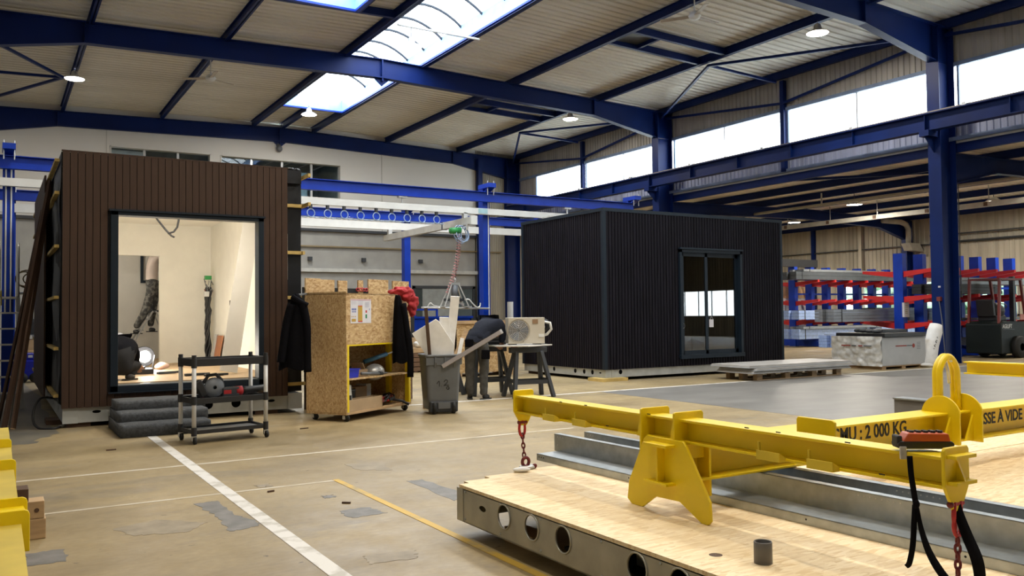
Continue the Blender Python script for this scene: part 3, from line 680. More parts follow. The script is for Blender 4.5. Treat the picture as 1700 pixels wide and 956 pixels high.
for z in (3.19, 2.80, 2.16, 1.55, .94, .38):
    MB().box(3.372, 3.58, 11.35, 11.385, z-.022, z+.022).build('batten', BATTEN, bc)
    MB().box(3.585, 3.62, 11.08 if z > 2.5 else 11.33, 18.0, z-.022, z+.022).build('batten', BATTEN, bc)
    MB().box(.605, .655, 11.40, 18.0, z-.018, z+.018).build('batten', BATTEN, bc)
for i in range(40):
    y = 12.9+i*.0817
    MB().box(.565, .587, y, y+.076, .26, 3.22).build('cladding_board', BROWN, bc)
m_ = MB()
for i in range(7): m_.ell((3.40+.025*i, 11.42+random.uniform(-.03, .05), 3.28+random.uniform(0, .03)), (.035, .06, .03), 8, 6, jit=.5)
m_.build('membrane_scrap', MEMB, bc, True)
for (x0, x1, y0, y1) in ((.74, 1.0, 11.38, 11.8), (.55, .75, 11.8, 12.2), (2.95, 3.25, 11.36, 11.7), (.74, 1.0, 16.8, 17.2), (3.2, 3.5, 16.8, 17.2)):
    MB().box(x0, x1, y0, y1, 0, .055).build('support_block', DTIMB, bc)
# dark cabin
dc = thing('black_cabin', 'cabin clad in narrow black slats with a sliding glass door', 'cabin', (9.9, 12.84, 0))
cabin_frame(dc, 9.93, 14.85, 12.87, 15.75, .06, .23, [(10.30, .16, .045), (13.2, .19, .03), (13.7, .19, .03), (14.2, .19, .03)], [(13.03, .15, .016, 2.2), (13.28, .15, .045), (13.55, .15, .045), (13.85, .15, .045), (14.6, .15, .045), (15.1, .15, .045)])
MB().box(9.925, 9.99, 12.862, 12.87, .06, .23).build('corner_plate', CFR, dc); MB().box(10.08, 10.1, 12.862, 12.87, .06, .23).build('corner_plate', CFR, dc)
D0, D1, DZ0, DZ1 = 11.82, 13.585, .385, 2.575
m_ = MB(); x = 9.965
while x < 14.80:
    w_ = .056
    if x+w_ > D0 and x < D1:
        m_.box(x, x+w_, 12.84, 12.865, DZ1, 3.25); m_.box(x, x+w_, 12.84, 12.865, .215, DZ0)
    else: m_.box(x, x+w_, 12.84, 12.865, .215, 3.25)
    x += .076
m_.build('front_slats', BLACKCLAD, dc, kind='stuff')
m_ = MB(); y = 12.9
while y < 15.72: m_.box(9.90, 9.925, y, y+.056, .215, 3.25); y += .076
m_.build('side_slats', BLACKCLAD, dc, kind='stuff')
MB().box(9.925, D0, 12.865, 12.9, .22, 3.28).box(D1, 14.83, 12.865, 12.9, .22, 3.28).box(D0, D1, 12.865, 12.9, DZ1, 3.28).box(D0, D1, 12.865, 12.9, .22, DZ0).build('front_wall', BLACKCLAD, dc)
MB().box(9.925, 9.96, 12.9, 15.75, .22, 3.28).box(14.8, 14.83, 12.9, 15.75, .22, 3.28).box(9.93, 14.83, 15.72, 15.75, .22, 3.28).build('outer_wall', BLACKCLAD, dc)
MB().box(9.89, 9.962, 12.832, 12.9, .215, 3.29).build('corner_trim', SLATE, dc); MB().box(14.80, 14.86, 12.832, 12.9, .215, 3.30).build('corner_trim', SLATE, dc)
MB().box(9.89, 9.962, 15.7, 15.77, .215, 3.29).build('corner_trim', SLATE, dc)
MB().box(9.885, 14.865, 12.83, 12.9, 3.245, 3.31).build('top_trim', SLATE, dc); MB().box(9.885, 9.93, 12.9, 15.77, 3.245, 3.31).build('top_trim', SLATE, dc)
MB().box(9.9, 14.85, 12.88, 15.76, 3.26, 3.29).build('cabin_roof', SLATE, dc)
GI = mat('dim_interior', (.16, .155, .15), .8)
MB().box(10.05, 14.7, 13.05, 15.6, .33, .37).build('cabin_floor', GI, dc)
MB().box(10.05, 14.7, 15.55, 15.6, .35, 3.1).box(10.02, 10.06, 12.9, 15.6, .35, 3.1).box(14.7, 14.74, 12.9, 15.6, .35, 3.1).build('inner_wall', GI, dc)
MB().box(D0-.01, D1+.01, 12.78, 12.86, DZ1, DZ1+.035).build('door_head_flashing', SLATE, dc)
fr = MB().box(D0, D0+.06, 12.81, 12.95, DZ0, DZ1).box(D1-.06, D1, 12.81, 12.95, DZ0, DZ1).box(D0, D1, 12.81, 12.95, DZ1-.06, DZ1).box(D0-.02, D1+.02, 12.79, 12.95, DZ0-.03, DZ0+.05).build('door_frame', SLATE, dc)
for a, b_, yy in ((D0+.06, D0+.80, 12.86), (D0+.72, D1-.06, 12.90)):
    s_ = MB().box(a, a+.075, yy, yy+.035, DZ0+.05, DZ1-.06).box(b_-.075, b_, yy, yy+.035, DZ0+.05, DZ1-.06).box(a, b_, yy, yy+.035, DZ1-.14, DZ1-.06).box(a, b_, yy, yy+.035, DZ0+.05, DZ0+.13).build('sliding_sash', SLATE, dc)
    MB().box(a+.075, b_-.075, yy+.012, yy+.02, DZ0+.13, DZ1-.14).build('glass_pane', DGLASS, s_)
MB().lathe([(.001, -.012), (.05, -.01), (.055, 0)], (D0+.09, 12.855, 1.02), 16, Matrix.Rotation(math.radians(90), 3, 'X')).build('suction_handle', WPAINT, dc)
MB().box(D0+.10, D0+.14, 12.838, 12.842, 1.0, 1.05).build('handle_dot', BLACK, dc)
MB().box(12.68, 12.80, 12.895, 12.898, .98, 1.14).build('paper_tag', PAPER, dc)
m_ = MB(); m_.tube([(12.70, 12.89, 1.14), (12.735, 12.885, 1.22), (12.78, 12.89, 1.14)], .004, 5); m_.build('tag_string', ALU, dc)
solo(MB().bar((9.95, 14.6, 3.33), (9.95, 14.95, 3.33), .07, .04).build('film_scrap', FILM), 'small white film scrap on the top edge of the black cabin', 'film')
sb = thing('support_block', 'yellow timber block under the near corner of the black cabin', 'timber block', (9.95, 12.9, 0))
MB().box(9.76, 10.36, 12.72, 12.95, 0, .058).build('block', BATTEN, sb); MB().box(9.76, 9.98, 12.95, 13.2, 0, .058).build('block', BATTEN, sb)
for (x, y, lab) in ((14.5, 13.0, 'dark timber block under the right corner of the black cabin'), (10.2, 15.4, 'dark timber block under the rear corner of the black cabin')):
    solo(MB().box(x-.2, x+.2, y-.1, y+.3, 0, .058).build('support_block', DTIMB), lab, 'timber block')

# ------------------------------------------------------------------ things inside the brown cabin
t = thing('leaning_board', 'long pale plasterboard strip leaning inside the lit cabin opening', 'board', (2.7, 12.2, .5))
MB().bar((2.80, 12.2, .53), (3.215, 12.55, 2.72), .24, .02, (0, -1, .1)).build('strip', mat('board_face', (.46, .435, .39), .6, var=.03), t)
t = thing('cable_bundle', 'black cable bundle with green connectors standing in the cabin corner', 'cables', (3.25, 15.65, .5))
for k in range(6):
    a = k*1.05; P = []
    for i in range(14):
        z = .5+i*.102; P.append((3.23+.035*math.cos(a+i*.6)+.02*random.uniform(-1, 1), 15.62+.035*math.sin(a+i*.6), z))
    MB().tube(P, .018, 6).build('cable', BLACK, t, True)
for k in range(14):
    o = (3.23+random.uniform(-.07, .07), 15.6+random.uniform(-.06, .06), 1.76+random.uniform(0, .24))
    MB().tube([(3.23, 15.62, 1.72), ((o[0]+3.23)/2, o[1], o[2]-.12), o, (o[0]+.03, o[1], o[2]-.06)], .008, 5).build('wire_end', [GREYP, GALV, BLACK, WPAINT, BLACK, GREYP, REDB][k % 7], t)
MB().box(3.17, 3.28, 15.55, 15.63, 1.96, 2.03).build('connector', GREEN, t); MB().box(3.16, 3.25, 15.55, 15.63, 1.66, 1.75).build('connector', WPLAST, t)
t = thing('ceiling_cable', 'two black cables dangling from the cabin ceiling', 'cables', (2.0, 13, 2.93))
MB().tube([(1.98, 13, 2.93), (1.98, 13, 2.72), (2.02, 12.98, 2.66), (2.10, 12.95, 2.55), (2.17, 12.93, 2.47), (2.21, 12.92, 2.45)], .014, 6).build('cable', BLACK, t, True)
MB().tube([(2.27, 12.95, 2.93), (2.27, 12.95, 2.70), (2.25, 12.94, 2.60), (2.20, 12.93, 2.53), (2.12, 12.92, 2.50)], .014, 6).build('cable', BLACK, t, True)
t = thing('work_or_fill_lamp', 'glaring round work lamp on the cabin floor', 'lamp', (1.98, 14.1, .5))
MB().ell((1.98, 14.1, .70), (.09, .06, .09), 16, 10).build('bulb', WORKM, t, True)
MB().lathe([(.15, .0), (.16, .02), (.13, .10), (.05, .13)], (1.98, 14.13, .70), 18, Matrix.Rotation(math.radians(-90), 3, 'X')).build('reflector', BLACK, t, True)
MB().box(1.86, 2.10, 14.05, 14.3, .50, .53).bar((1.86, 14.15, .52), (1.83, 14.12, .72), .02).bar((2.1, 14.15, .52), (2.13, 14.12, .72), .02).build('lamp_stand', BLACK, t)
l = bpy.data.lights.new('work_or_fill_light', 'POINT'); l.energy = 72; l.shadow_soft_size = .1; l.color = (1, .93, .80)
o = bpy.data.objects.new('work_or_fill_light', l); COL.objects.link(o); o.location = (1.98, 13.98, .74)
o.parent = t; o.matrix_parent_inverse = wm(t).inverted()
t = thing('work_or_fill_lamp', 'added fill lamp hung unseen inside the cabin behind the opening head', 'lamp', (2.0, 11.7, 2.8))  # added unseen lamp that evens out the light inside the cabin
MB().box(1.5, 2.5, 11.62, 11.74, 2.86, 2.92).build('lamp_body', ALU, t); MB().box(1.52, 2.48, 11.64, 11.72, 2.85, 2.862).build('tube', WORKM, t)
l = bpy.data.lights.new('work_or_fill_light', 'AREA'); l.shape = 'RECTANGLE'; l.size = .95; l.size_y = .1; l.energy = 84; l.color = (1, .93, .80)
o = bpy.data.objects.new('work_or_fill_light', l); COL.objects.link(o); o.location = (2.0, 11.68, 2.84); o.rotation_euler = (math.radians(25), 0, 0)
o.parent = t; o.matrix_parent_inverse = wm(t).inverted()
t = thing('work_or_fill_lamp', 'added fill lamp in the cabin back room, unseen behind the partition', 'lamp', (1.2, 16.5, 2.7))  # added unseen lamp to light the back room
MB().ell((1.2, 16.4, 2.7), (.07, .07, .07), 12, 8).build('bulb', WORKM, t, True); MB().cyl((1.2, 16.4, 2.75), (1.2, 16.4, 2.93), .012, 6).build('cord', BLACK, t)
l = bpy.data.lights.new('work_or_fill_light', 'POINT'); l.energy = 30; l.shadow_soft_size = .07; l.color = (1, .93, .82)
o = bpy.data.objects.new('work_or_fill_light', l); COL.objects.link(o); o.location = (1.2, 16.4, 2.6); o.parent = t; o.matrix_parent_inverse = wm(t).inverted()
solo(MB().ell((2.24, 14.0, .55), (.11, .09, .06), 14, 9, jit=.5).build('plastic_bag', mat('pink_bag', (.52, .36, .31), .5), None, True), 'crumpled pinkish bag beside the glaring work lamp', 'bag')
t = thing('tool_pile', 'dark flat toolbox lying below the work lamp', 'toolbox', (1.85, 13.2, .5))
MB().box(1.62, 1.95, 13.0, 13.3, .497, .57).build('box_body', BLACK, t, bev=.01); MB().box(1.7, 1.85, 13.1, 13.15, .57, .60).build('handle', DGREY, t)
for (x, y, a, m, lab) in ((2.1, 12.9, .3, DGREY, 'dark hand tool lying on the cabin floor beyond the toolbox'), (2.35, 12.2, .1, BLACK, 'black bar lying on the cabin floor left of the leaning board'), (2.55, 11.95, .25, BLACK, 'dark offcut lying on the cabin floor at the foot of the leaning board')):
    M = Matrix.Translation((x, y, .51)) @ Matrix.Rotation(a, 4, 'Z')
    t = thing('hand_tool', lab, 'tool', (x, y, .5)); MB().box(-.13, .13, -.03, .03, -.013, .02, M).build('tool_body', m, t, bev=.006); MB().box(.08, .2, -.02, .02, -.01, .02, M).build('grip', DGREY, t)
t = thing('parcel', 'brown wrapped panel standing against the cabin right wall', 'parcel', (3.2, 14.9, .5))
MB().bar((3.22, 14.95, .5), (3.30, 14.95, .98), .32, .03, (1, 0, 0)).build('panel', mat('brick_brown', (.30, .12, .055), .7), t); MB().bar((3.2, 15.2, .5), (3.29, 15.2, 1.0), .16, .03, (1, 0, 0)).build('wrap', ALU, t)
t = thing('folding_ladder', 'aluminium step ladder in the cabin back room under the worker', 'ladder', (2.3, 17, .5))
for y in (16.8, 17.2):
    MB().bar((1.98, y, .5), (2.50, y, 1.42), .05, .025).build('stile', mat('dull_aluminium', (.26, .26, .26), .5), t); MB().bar((2.95, y, .5), (2.55, y, 1.42), .04, .02).build('stile', mat('dull_aluminium', (.26, .26, .26), .5), t)
for i in range(4): f = .18+i*.22; MB().box(1.98+.52*f-.04, 1.98+.52*f+.04, 16.8, 17.2, .5+.92*f-.012, .5+.92*f+.012).build('tread', mat('dull_aluminium', (.26, .26, .26), .5), t)
MB().box(2.46, 2.6, 16.8, 17.2, 1.40, 1.44).build('top_cap', DGREY, t)

# ------------------------------------------------------------------ people
def grow(joints, edges, root=0, level=2):
    """one continuous skinned surface from joints [(pos, radius_x, radius_y)]"""
    me = bpy.data.meshes.new('skeleton'); me.from_pydata([j[0] for j in joints], edges, [])
    o = bpy.data.objects.new('skeleton', me); COL.objects.link(o)
    sk = o.modifiers.new('skin', 'SKIN'); sk.use_smooth_shade = True
    me.skin_vertices or me.attributes
    for i, j in enumerate(joints):
        d = me.skin_vertices[0].data[i]; d.radius = (j[1], j[2]); d.use_root = i == root
    ss = o.modifiers.new('sub', 'SUBSURF'); ss.levels = level; ss.render_levels = level
    bpy.context.view_layer.update()
    dg = bpy.context.evaluated_depsgraph_get()
    out = bpy.data.meshes.new_from_object(o.evaluated_get(dg))
    bpy.data.objects.remove(o); bpy.data.meshes.remove(me)
    return out
def ensure_skin(me):
    pass
def body(name, joints, edges, mats, regions, parent, folds=.006):
    """joints: dict name->(x,y,z,rx[,ry]); regions: name->material index of the nearest joint segment"""
    names = list(joints); J = [((joints[n][0], joints[n][1], joints[n][2]), joints[n][3], joints[n][4] if len(joints[n]) > 4 else joints[n][3]) for n in names]
    E_ = [(names.index(a), names.index(b)) for a, b in edges]
    me = grow(J, E_)
    for v in me.vertices:
        n_ = noise.noise(Vector(v.co)*14)*folds; v.co += v.normal*n_
    me.materials.clear()
    for m in mats: me.materials.append(m)
    segs = []
    for a, b in edges:
        segs.append((Vector(joints[a][:3]), Vector(joints[b][:3]), regions.get((a, b), 0)))
    for p in me.polygons:
        c = p.center; best = 1e9; k = 0
        for a, b, r in segs:
            ab = b-a; q = max(0, min(1, (c-a).dot(ab)/ab.length_squared)); dd = (c-(a+ab*q)).length
            if dd < best: best = dd; k = r
        p.material_index = k; p.use_smooth = True
    return put(name, me, parent, 0, True)
def hand(parent, base, direction, palm_n, m, s=1.0, curl=.6):
    d = Vector(direction).normalized(); n_ = Vector(palm_n).normalized(); side = d.cross(n_).normalized(); b = Vector(base)
    joints = {'w': (*b, .024*s), 'p': (*(b+d*.055*s), .030*s)}
    edges = [('w', 'p')]
    for k, (o, L) in enumerate(((-.030, .070), (-.010, .080), (.011, .075), (.031, .060))):
        r = b+d*.085*s+side*o*s; q = r+(d*(1-.35*curl)+n_*.45*curl)*L*.5*s; e = q+(d*(1-.8*curl)+n_*curl)*L*.5*s
        for nm, p, rr in (('a', r, .010), ('b', q, .009), ('c', e, .0075)): joints['f%d%s' % (k, nm)] = (*p, rr*s)
        edges += [('p', 'f%da' % k), ('f%da' % k, 'f%db' % k), ('f%db' % k, 'f%dc' % k)]
    r = b+d*.03*s-side*.034*s; q = r+(d*.6-side*.6+n_*.4)*.035*s; e = q+(d*.9-side*.1+n_*.4)*.03*s
    for nm, p, rr in (('a', r, .013), ('b', q, .0105), ('c', e, .009)): joints['t'+nm] = (*p, rr*s)
    edges += [('w', 'ta'), ('ta', 'tb'), ('tb', 'tc')]
    return body('hand', joints, edges, [m], {}, parent, 0)
def shoe(parent, toe, heel, z, m):
    a = Vector((*heel, z)); b = Vector((*toe, z)); d = (b-a)
    joints = {'h': (a.x, a.y, z+.05, .045, .05), 'm': (*(a+d*.45)[:2], z+.045, .045, .042), 't': (*(a+d*.85)[:2], z+.035, .045, .032)}
    o = body('shoe', joints, [('h', 'm'), ('m', 't')], [m], {}, parent, 0)
    dn = d.normalized(); s = Vector((-dn.y, dn.x, 0))*.045
    pts = [a-dn*.04+s*.8, a-dn*.04-s*.8, a+d*.5-s*.95, b-s*.9, b+dn*.01, b+s*.9, a+d*.5+s*.95]
    MB().prism([(p.x, p.y) for p in pts], 'z', z, z+.018).build('sole', RUBBER, parent, local=True)
    return o
# bending worker: local x = towards the picture's right, local y = away from the viewer
wk = thing('person', 'person in dark jacket and grey trousers bending over a trestle table', 'person', (6.31, 11.385, 0), -.5488)
J = {'pelvis': (0, .02, .90, .165, .125), 'belt': (.015, .045, .945, .165, .13), 'waist': (.05, .10, 1.00, .165, .135), 'chest': (.16, .30, 1.13, .185, .15), 'upper': (.22, .43, 1.16, .16, .13), 'neck': (.26, .53, 1.10, .065),
     'hipL': (-.095, .02, .84, .105), 'kneeL': (-.105, .035, .47, .078), 'ankL': (-.10, .0, .045, .062),
     'hipR': (.10, .0, .84, .105), 'kneeR': (.115, .0, .47, .078), 'ankR': (.105, -.06, .045, .062),
     'shR': (.375, .36, 1.14, .085), 'elR': (.40, .44, .95, .06), 'wrR': (.38, .50, .845, .045),
     'shL': (.06, .50, 1.10, .085), 'elL': (.10, .62, .93, .062), 'wrL': (.22, .66, .845, .045)}
Ed = [('pelvis', 'belt'), ('belt', 'waist'), ('waist', 'chest'), ('chest', 'upper'), ('upper', 'neck'), ('pelvis', 'hipL'), ('hipL', 'kneeL'), ('kneeL', 'ankL'), ('pelvis', 'hipR'), ('hipR', 'kneeR'), ('kneeR', 'ankR'),
      ('chest', 'shR'), ('shR', 'elR'), ('elR', 'wrR'), ('upper', 'shL'), ('shL', 'elL'), ('elL', 'wrL')]
R_ = {('belt', 'waist'): 1, ('waist', 'chest'): 1, ('chest', 'upper'): 1, ('upper', 'neck'): 1, ('chest', 'shR'): 1, ('shR', 'elR'): 1, ('elR', 'wrR'): 1, ('upper', 'shL'): 1, ('shL', 'elL'): 1, ('elL', 'wrL'): 1}
wb_ = body('body', J, Ed, [CLOTHG, CLOTHN], R_, wk, .012)
for p in wb_.data.polygons:
    if p.center.z > .925 and p.material_index == 0: p.material_index = 1
hd = MB().ell((.32, .62, 1.03), (.078, .095, .115), 18, 12, Matrix.Rotation(.9, 3, 'X')).ell((.325, .70, .97), (.018, .02, .025), 8, 6).ell((.245, .61, 1.02), (.012, .022, .03), 8, 6).ell((.397, .61, 1.02), (.012, .022, .03), 8, 6).build('head', SKIN, wk, True, local=True)
MB().ell((.32, .60, 1.055), (.084, .098, .112), 18, 12, Matrix.Rotation(.9, 3, 'X'), jit=.1).build('hair', HAIR, wk, True, local=True)
hand(wk, (.375, .515, .83), (-.1, .5, -.35), (0, .2, -1), SKIN); hand(wk, (.235, .675, .83), (.3, .5, -.3), (0, .2, -1), SKIN)
shoe(wk, (-.12, .16), (-.10, -.03), 0, BLACK); shoe(wk, (.19, .06), (.10, -.09), 0, BLACK)
hem = []
for j in range(24):
    a = 2*math.pi*j/24; hem.append((.03+.19*math.cos(a), .05+.155*math.sin(a)))
m_ = MB(); vs = []
for k, (sc, dz, dx, dy) in enumerate(((1.0, .93, -.03, -.03), (1.03, 1.0, .0, .02), (.98, 1.06, .05, .09))):
    for j, (x, y) in enumerate(hem): vs.append(((x-.03)*sc+.03+dx, (y-.05)*sc+.05+dy, dz+.03*math.sin(j*1.3)*(k == 0)+.22*(y-.05)))
m_.add(vs, [(k*24+j, k*24+(j+1) % 24, (k+1)*24+(j+1) % 24, (k+1)*24+j) for k in range(2) for j in range(24)]); m_.build('jacket_hem', CLOTHN, wk, True, local=True)
MB().box(.06, .19, -.155, -.118, .62, .76, Matrix.Rotation(.03, 4, 'Y')).build('leg_pocket', CLOTHB, wk, local=True, bev=.01)
MB().box(-.17, -.04, -.135, -.10, .80, .92).build('tool_pouch', CLOTHB, wk, local=True, bev=.01)
# worker on the ladder (head hidden by the partition)
lw = thing('person', 'person in grey trousers and pinkish shirt standing on a ladder in the cabin', 'person', (2.45, 17.0, .5))
J = {'pelvis': (.06, 0, 1.38, .13, .11), 'waist': (.05, 0, 1.52, .13, .11), 'chest': (.07, 0, 1.80, .15, .12), 'neck': (.12, 0, 2.02, .06), 
     'hipL': (.04, -.09, 1.30, .095), 'kneeL': (-.06, -.10, .94, .075), 'ankL': (-.24, -.10, .60, .058), 'hipR': (.14, .09, 1.30, .095), 'kneeR': (.10, .11, .98, .075), 'ankR': (.05, .11, .62, .058),
     'shL': (.08, -.18, 1.88, .07), 'elL': (.30, -.22, 1.98, .05), 'wrL': (.5, -.18, 2.12, .04), 'shR': (.10, .18, 1.88, .07), 'elR': (.36, .22, 1.98, .05), 'wrR': (.55, .16, 2.12, .04)}
Ed2 = [('pelvis', 'waist'), ('waist', 'chest'), ('chest', 'neck'), ('pelvis', 'hipL'), ('hipL', 'kneeL'), ('kneeL', 'ankL'), ('pelvis', 'hipR'), ('hipR', 'kneeR'), ('kneeR', 'ankR'), ('chest', 'shL'), ('shL', 'elL'), ('elL', 'wrL'), ('chest', 'shR'), ('shR', 'elR'), ('elR', 'wrR')]
R2 = {e: 1 for e in Ed2 if e[0] in ('waist', 'chest', 'shL', 'shR')}; R2[('elL', 'wrL')] = R2[('elR', 'wrR')] = 2
body('body', J, Ed2, [mat('stained_work_cloth', (.032, .032, .032), .85, scale=16, col2=(.14, .135, .125), thr=(.45, .62)), CLOTHW, SKIN], R2, lw, .008)
MB().ell((.14, 0, 2.16), (.095, .078, .12), 16, 12).ell((.235, 0, 2.14), (.02, .016, .02), 8, 6).ell((.14, -.078, 2.15), (.02, .012, .03), 8, 6).ell((.14, .078, 2.15), (.02, .012, .03), 8, 6).build('head', SKIN, lw, True, local=True)
MB().ell((.125, 0, 2.19), (.098, .083, .115), 16, 12).build('hair', HAIR, lw, True, local=True)
hand(lw, (.51, -.18, 2.13), (.5, 0, .5), (.3, 0, -.8), SKIN); hand(lw, (.56, .16, 2.13), (.5, 0, .5), (.3, 0, -.8), SKIN)
shoe(lw, (-.12, -.10), (-.28, -.10), .50, BLACK); shoe(lw, (.17, .11), (.02, .11), .53, BLACK)
# crouching worker behind the left jamb of the opening
cw = thing('person', 'person in black jacket crouching low behind the left window jamb', 'person', (1.38, 11.95, .497), -.5488)
J = {'pelvis': (.05, -.03, .20, .15, .14), 'waist': (.03, .02, .34, .17, .15), 'chest': (-.02, .10, .47, .17, .13), 'upper': (-.10, .17, .49, .13, .11), 'neck': (-.17, .22, .47, .06),
     'hipL': (-.08, -.02, .16, .10), 'kneeL': (-.13, .30, .16, .07), 'ankL': (-.12, .03, .06, .055), 'hipR': (.12, -.04, .15, .10), 'kneeR': (.10, .30, .18, .07), 'ankR': (.13, -.02, .06, .055),
     'shR': (.07, .22, .44, .07), 'elR': (.05, .38, .30, .055), 'wrR': (.0, .48, .18, .042), 'shL': (-.22, .20, .44, .075), 'elL': (-.24, .38, .32, .055), 'wrL': (-.14, .48, .18, .042)}
R3 = {e: 1 for e in Ed if e[0] in ('pelvis', 'waist', 'chest', 'upper', 'shR', 'shL', 'elR', 'elL') and e[1] not in ('hipL', 'hipR')}
Ed = [('pelvis', 'waist')]+Ed[2:]
body('body', J, Ed, [mat('dark_trousers', (.02, .02, .022), .9, spec=.1), CLOTHB], R3, cw, .01)
MB().ell((-.18, .40, .47), (.078, .095, .115), 16, 12, Matrix.Rotation(1.2, 3, 'X')).ell((-.18, .48, .40), (.018, .02, .02), 8, 6).ell((-.1, .39, .46), (.012, .02, .03), 8, 6).ell((-.26, .39, .46), (.012, .02, .03), 8, 6).build('head', SKIN, cw, True, local=True)
MB().ell((-.18, .39, .50), (.09, .10, .10), 16, 12).build('knit_cap', mat('light_grey_cap', (.32, .33, .36), .9), cw, True, local=True)
hand(cw, (.02, .51, .165), (-.2, .5, -.4), (0, .2, -1), SKIN); hand(cw, (-.13, .51, .165), (.1, .5, -.4), (0, .2, -1), SKIN)
shoe(cw, (-.12, .12), (-.12, -.06), .0, BLACK); shoe(cw, (.16, .10), (.12, -.08), .0, BLACK)

# ------------------------------------------------------------------ foreground floor panel, profiles and lifting beam
fp = thing('floor_panel', 'low floor panel with pale strand-board top and round holes in its steel edge', 'floor panel', (2.355, 4.49, 0))
hl = [(4.196, .196, .016, 2.4), (3.958, .199, .062), (3.682, .199, .062), (3.402, .199, .062), (2.849, .199, .062), (2.579, .199, .062), (2.02, .199, .062), (1.7, .199, .062), (1.2, .199, .062)]
MB().plate((.4, 4.49, .08, .272), hl, 'x', 2.355, 2.359).build('side_rail', GALVM, fp)
m_ = MB(); m_.box(2.355, 2.41, .4, 4.49, .078, .083); m_.box(2.355, 2.41, .4, 4.49, .266, .272); m_.box(2.355, 7.5, 4.486, 4.49, .08, .272); m_.box(2.35, 2.356, 4.42, 4.495, .08, .272); m_.box(7.49, 7.5, .4, 4.49, .08, .27)
m_.build('frame_edge', GALVM, fp)
for h in hl[1:6]:
    m_ = MB(); m_.tube([(2.353, h[0]+.066*math.cos(a*math.pi/10), h[1]+.066*math.sin(a*math.pi/10)) for a in range(20)], .005, 6, True); m_.build('hole_lip', GALVM, fp, True)
for y in [4.4, 4.0, 3.6, 3.1, 2.7, 2.3]:
    for z in (.10, .255): MB().ell((2.354, y, z), (.004, .008, .008), 8, 6).build('rivet', GALV, fp, True)
m_ = MB()
for y in (.9, 1.45, 1.85, 2.3, 2.7, 3.1, 3.55): m_.box(2.6, 7.4, y, y+.05, .085, .262)
m_.build('joist', GALVM, fp); MB().box(2.5, 7.4, .5, 3.6, .083, .10).build('underside', DARK, fp)
MB().prism([(2.353, .4), (4.86, .4), (4.86, 4.66), (2.85, 4.66), (2.85, 4.60), (2.60, 4.60), (2.60, 4.535), (2.42, 4.535), (2.42, 4.47), (2.353, 4.47)], 'z', .272, .290).build('deck_sheet', OSBF, fp)
MB().box(4.864, 7.5, .4, 3.43, .272, .289).build('deck_sheet', OSBF, fp); MB().box(4.864, 7.5, 3.436, 4.52, .272, .2895).build('deck_sheet', OSBF, fp)
MB().lathe([(.001, .2905), (.028, .2905)], (2.545, 2.575, 0), 18).build('deck_hole', DTIMB, fp)
for x in (2.5, 4.8, 7.2):
    for y in (.8, 2.2, 3.9): MB().box(x, x+.12, y, y+.3, 0, .079).build('support_block', TIMBER, fp)
def zed(x, y1, wd, lab):
    t = thing('galvanised_profile', lab, 'steel profile', (x, y1, .2905), .033)
    b = MB(); th = .004; y0 = -4.0
    b.box(0, th, y0, 0, 0, .045); b.box(0, wd, y0, 0, .041, .045); b.box(wd-.002, wd+.002, y0, .05, .041, .158); b.box(wd-.002, wd+.05, y0, .05, .154, .158); b.box(wd+.047, wd+.051, y0, .05, 0, .158)
    b.build('section', GALV, t, local=True)
    for (y, z) in [(-.03, .025), (-.055, .025), (-.08, .025), (-.95, .025), (-1.45, .025), (-2.2, .025), (-2.95, .025)]: MB().cyl((-.001, y, z), (.001, y, z), .005, 10).build('bolt_hole', DARK, t, local=True)
    for (y, z) in [(.01, .14), (-.02, .14), (-.05, .14), (.01, .085)]+[(-2.35-.03*i, .14) for i in range(8)]+[(-3.2-.035*i, .14) for i in range(5)]: MB().cyl((wd-.004, y, z), (wd-.001, y, z), .0035, 8).build('bolt_hole', WPLAST, t, local=True)
zed(3.18, 4.90, .19, 'long stepped galvanised steel profile lying nearer on the floor panel'); zed(3.44, 4.86, .16, 'long stepped galvanised steel profile lying behind its twin under the yellow beam')

lb = thing('lifting_beam', 'yellow steel lifting beam standing on the floor panel marked CMU : 2 000 KG', 'lifting beam', (2.95, 3.24, .29))
def ibeam(name, p, q, h, w, t=.012, web=.012):
    b = MB(); p = Vector(p); q = Vector(q); z = Vector((0, 0, h/2-t/2))
    b.bar(p+z, q+z, w, t); b.bar(p-z, q-z, w, t); b.bar(p, q, web, h-2*t); return b.build(name, YEL, lb, bev=.002)
ibeam('side_beam', (2.96, 1.80, .7045), (2.96, 4.71, .7045), .115, .12)
ibeam('side_beam', (7.80, .5, .7475), (7.80, 4.58, .7475), .115, .12)
ibeam('cross_beam', (2.87, 3.22, .549), (7.8, 3.22, .549), .19, .20)
ap = [(3.374, .663), (3.107, .662), (3.085, .64), (2.93, .40), (2.925, .31), (2.945, .2905), (2.985, .2905), (3.135, .366), (3.312, .361), (3.415, .2905), (3.50, .2905), (3.535, .315), (3.52, .41), (3.395, .645)]
MB().prism([(3.13, .37), (3.40, .37), (3.40, .65), (3.13, .65)], 'x', 3.06, 3.076).build('stand_plate', YEL, lb, bev=.003)
for x in (2.862,): MB().prism(ap, 'x', x, x+.016).build('stand_plate', YEL, lb, bev=.003)
m_ = MB(); m_.box(2.80, 2.865, 3.16, 3.33, .625, .64); m_.box(2.80, 2.865, 3.16, 3.33, .440, .453); m_.prism([(3.24, .63), (3.252, .63), (3.252, .445), (3.24, .445)], 'x', 2.815, 2.865); m_.build('plate_stiffener', YEL, lb, bev=.002)
for y in (3.415, 3.165): MB().prism([(2.86, .56), (3.06, .56), (3.06, .785), (3.05, .797), (2.875, .797), (2.865, .79)], 'y', y, y+.014).prism([(y+.014, .79), (y+.014, .65), (y+.05, .65)], 'x', 2.875, 2.885).build('saddle_plate', YEL, lb, bev=.003)
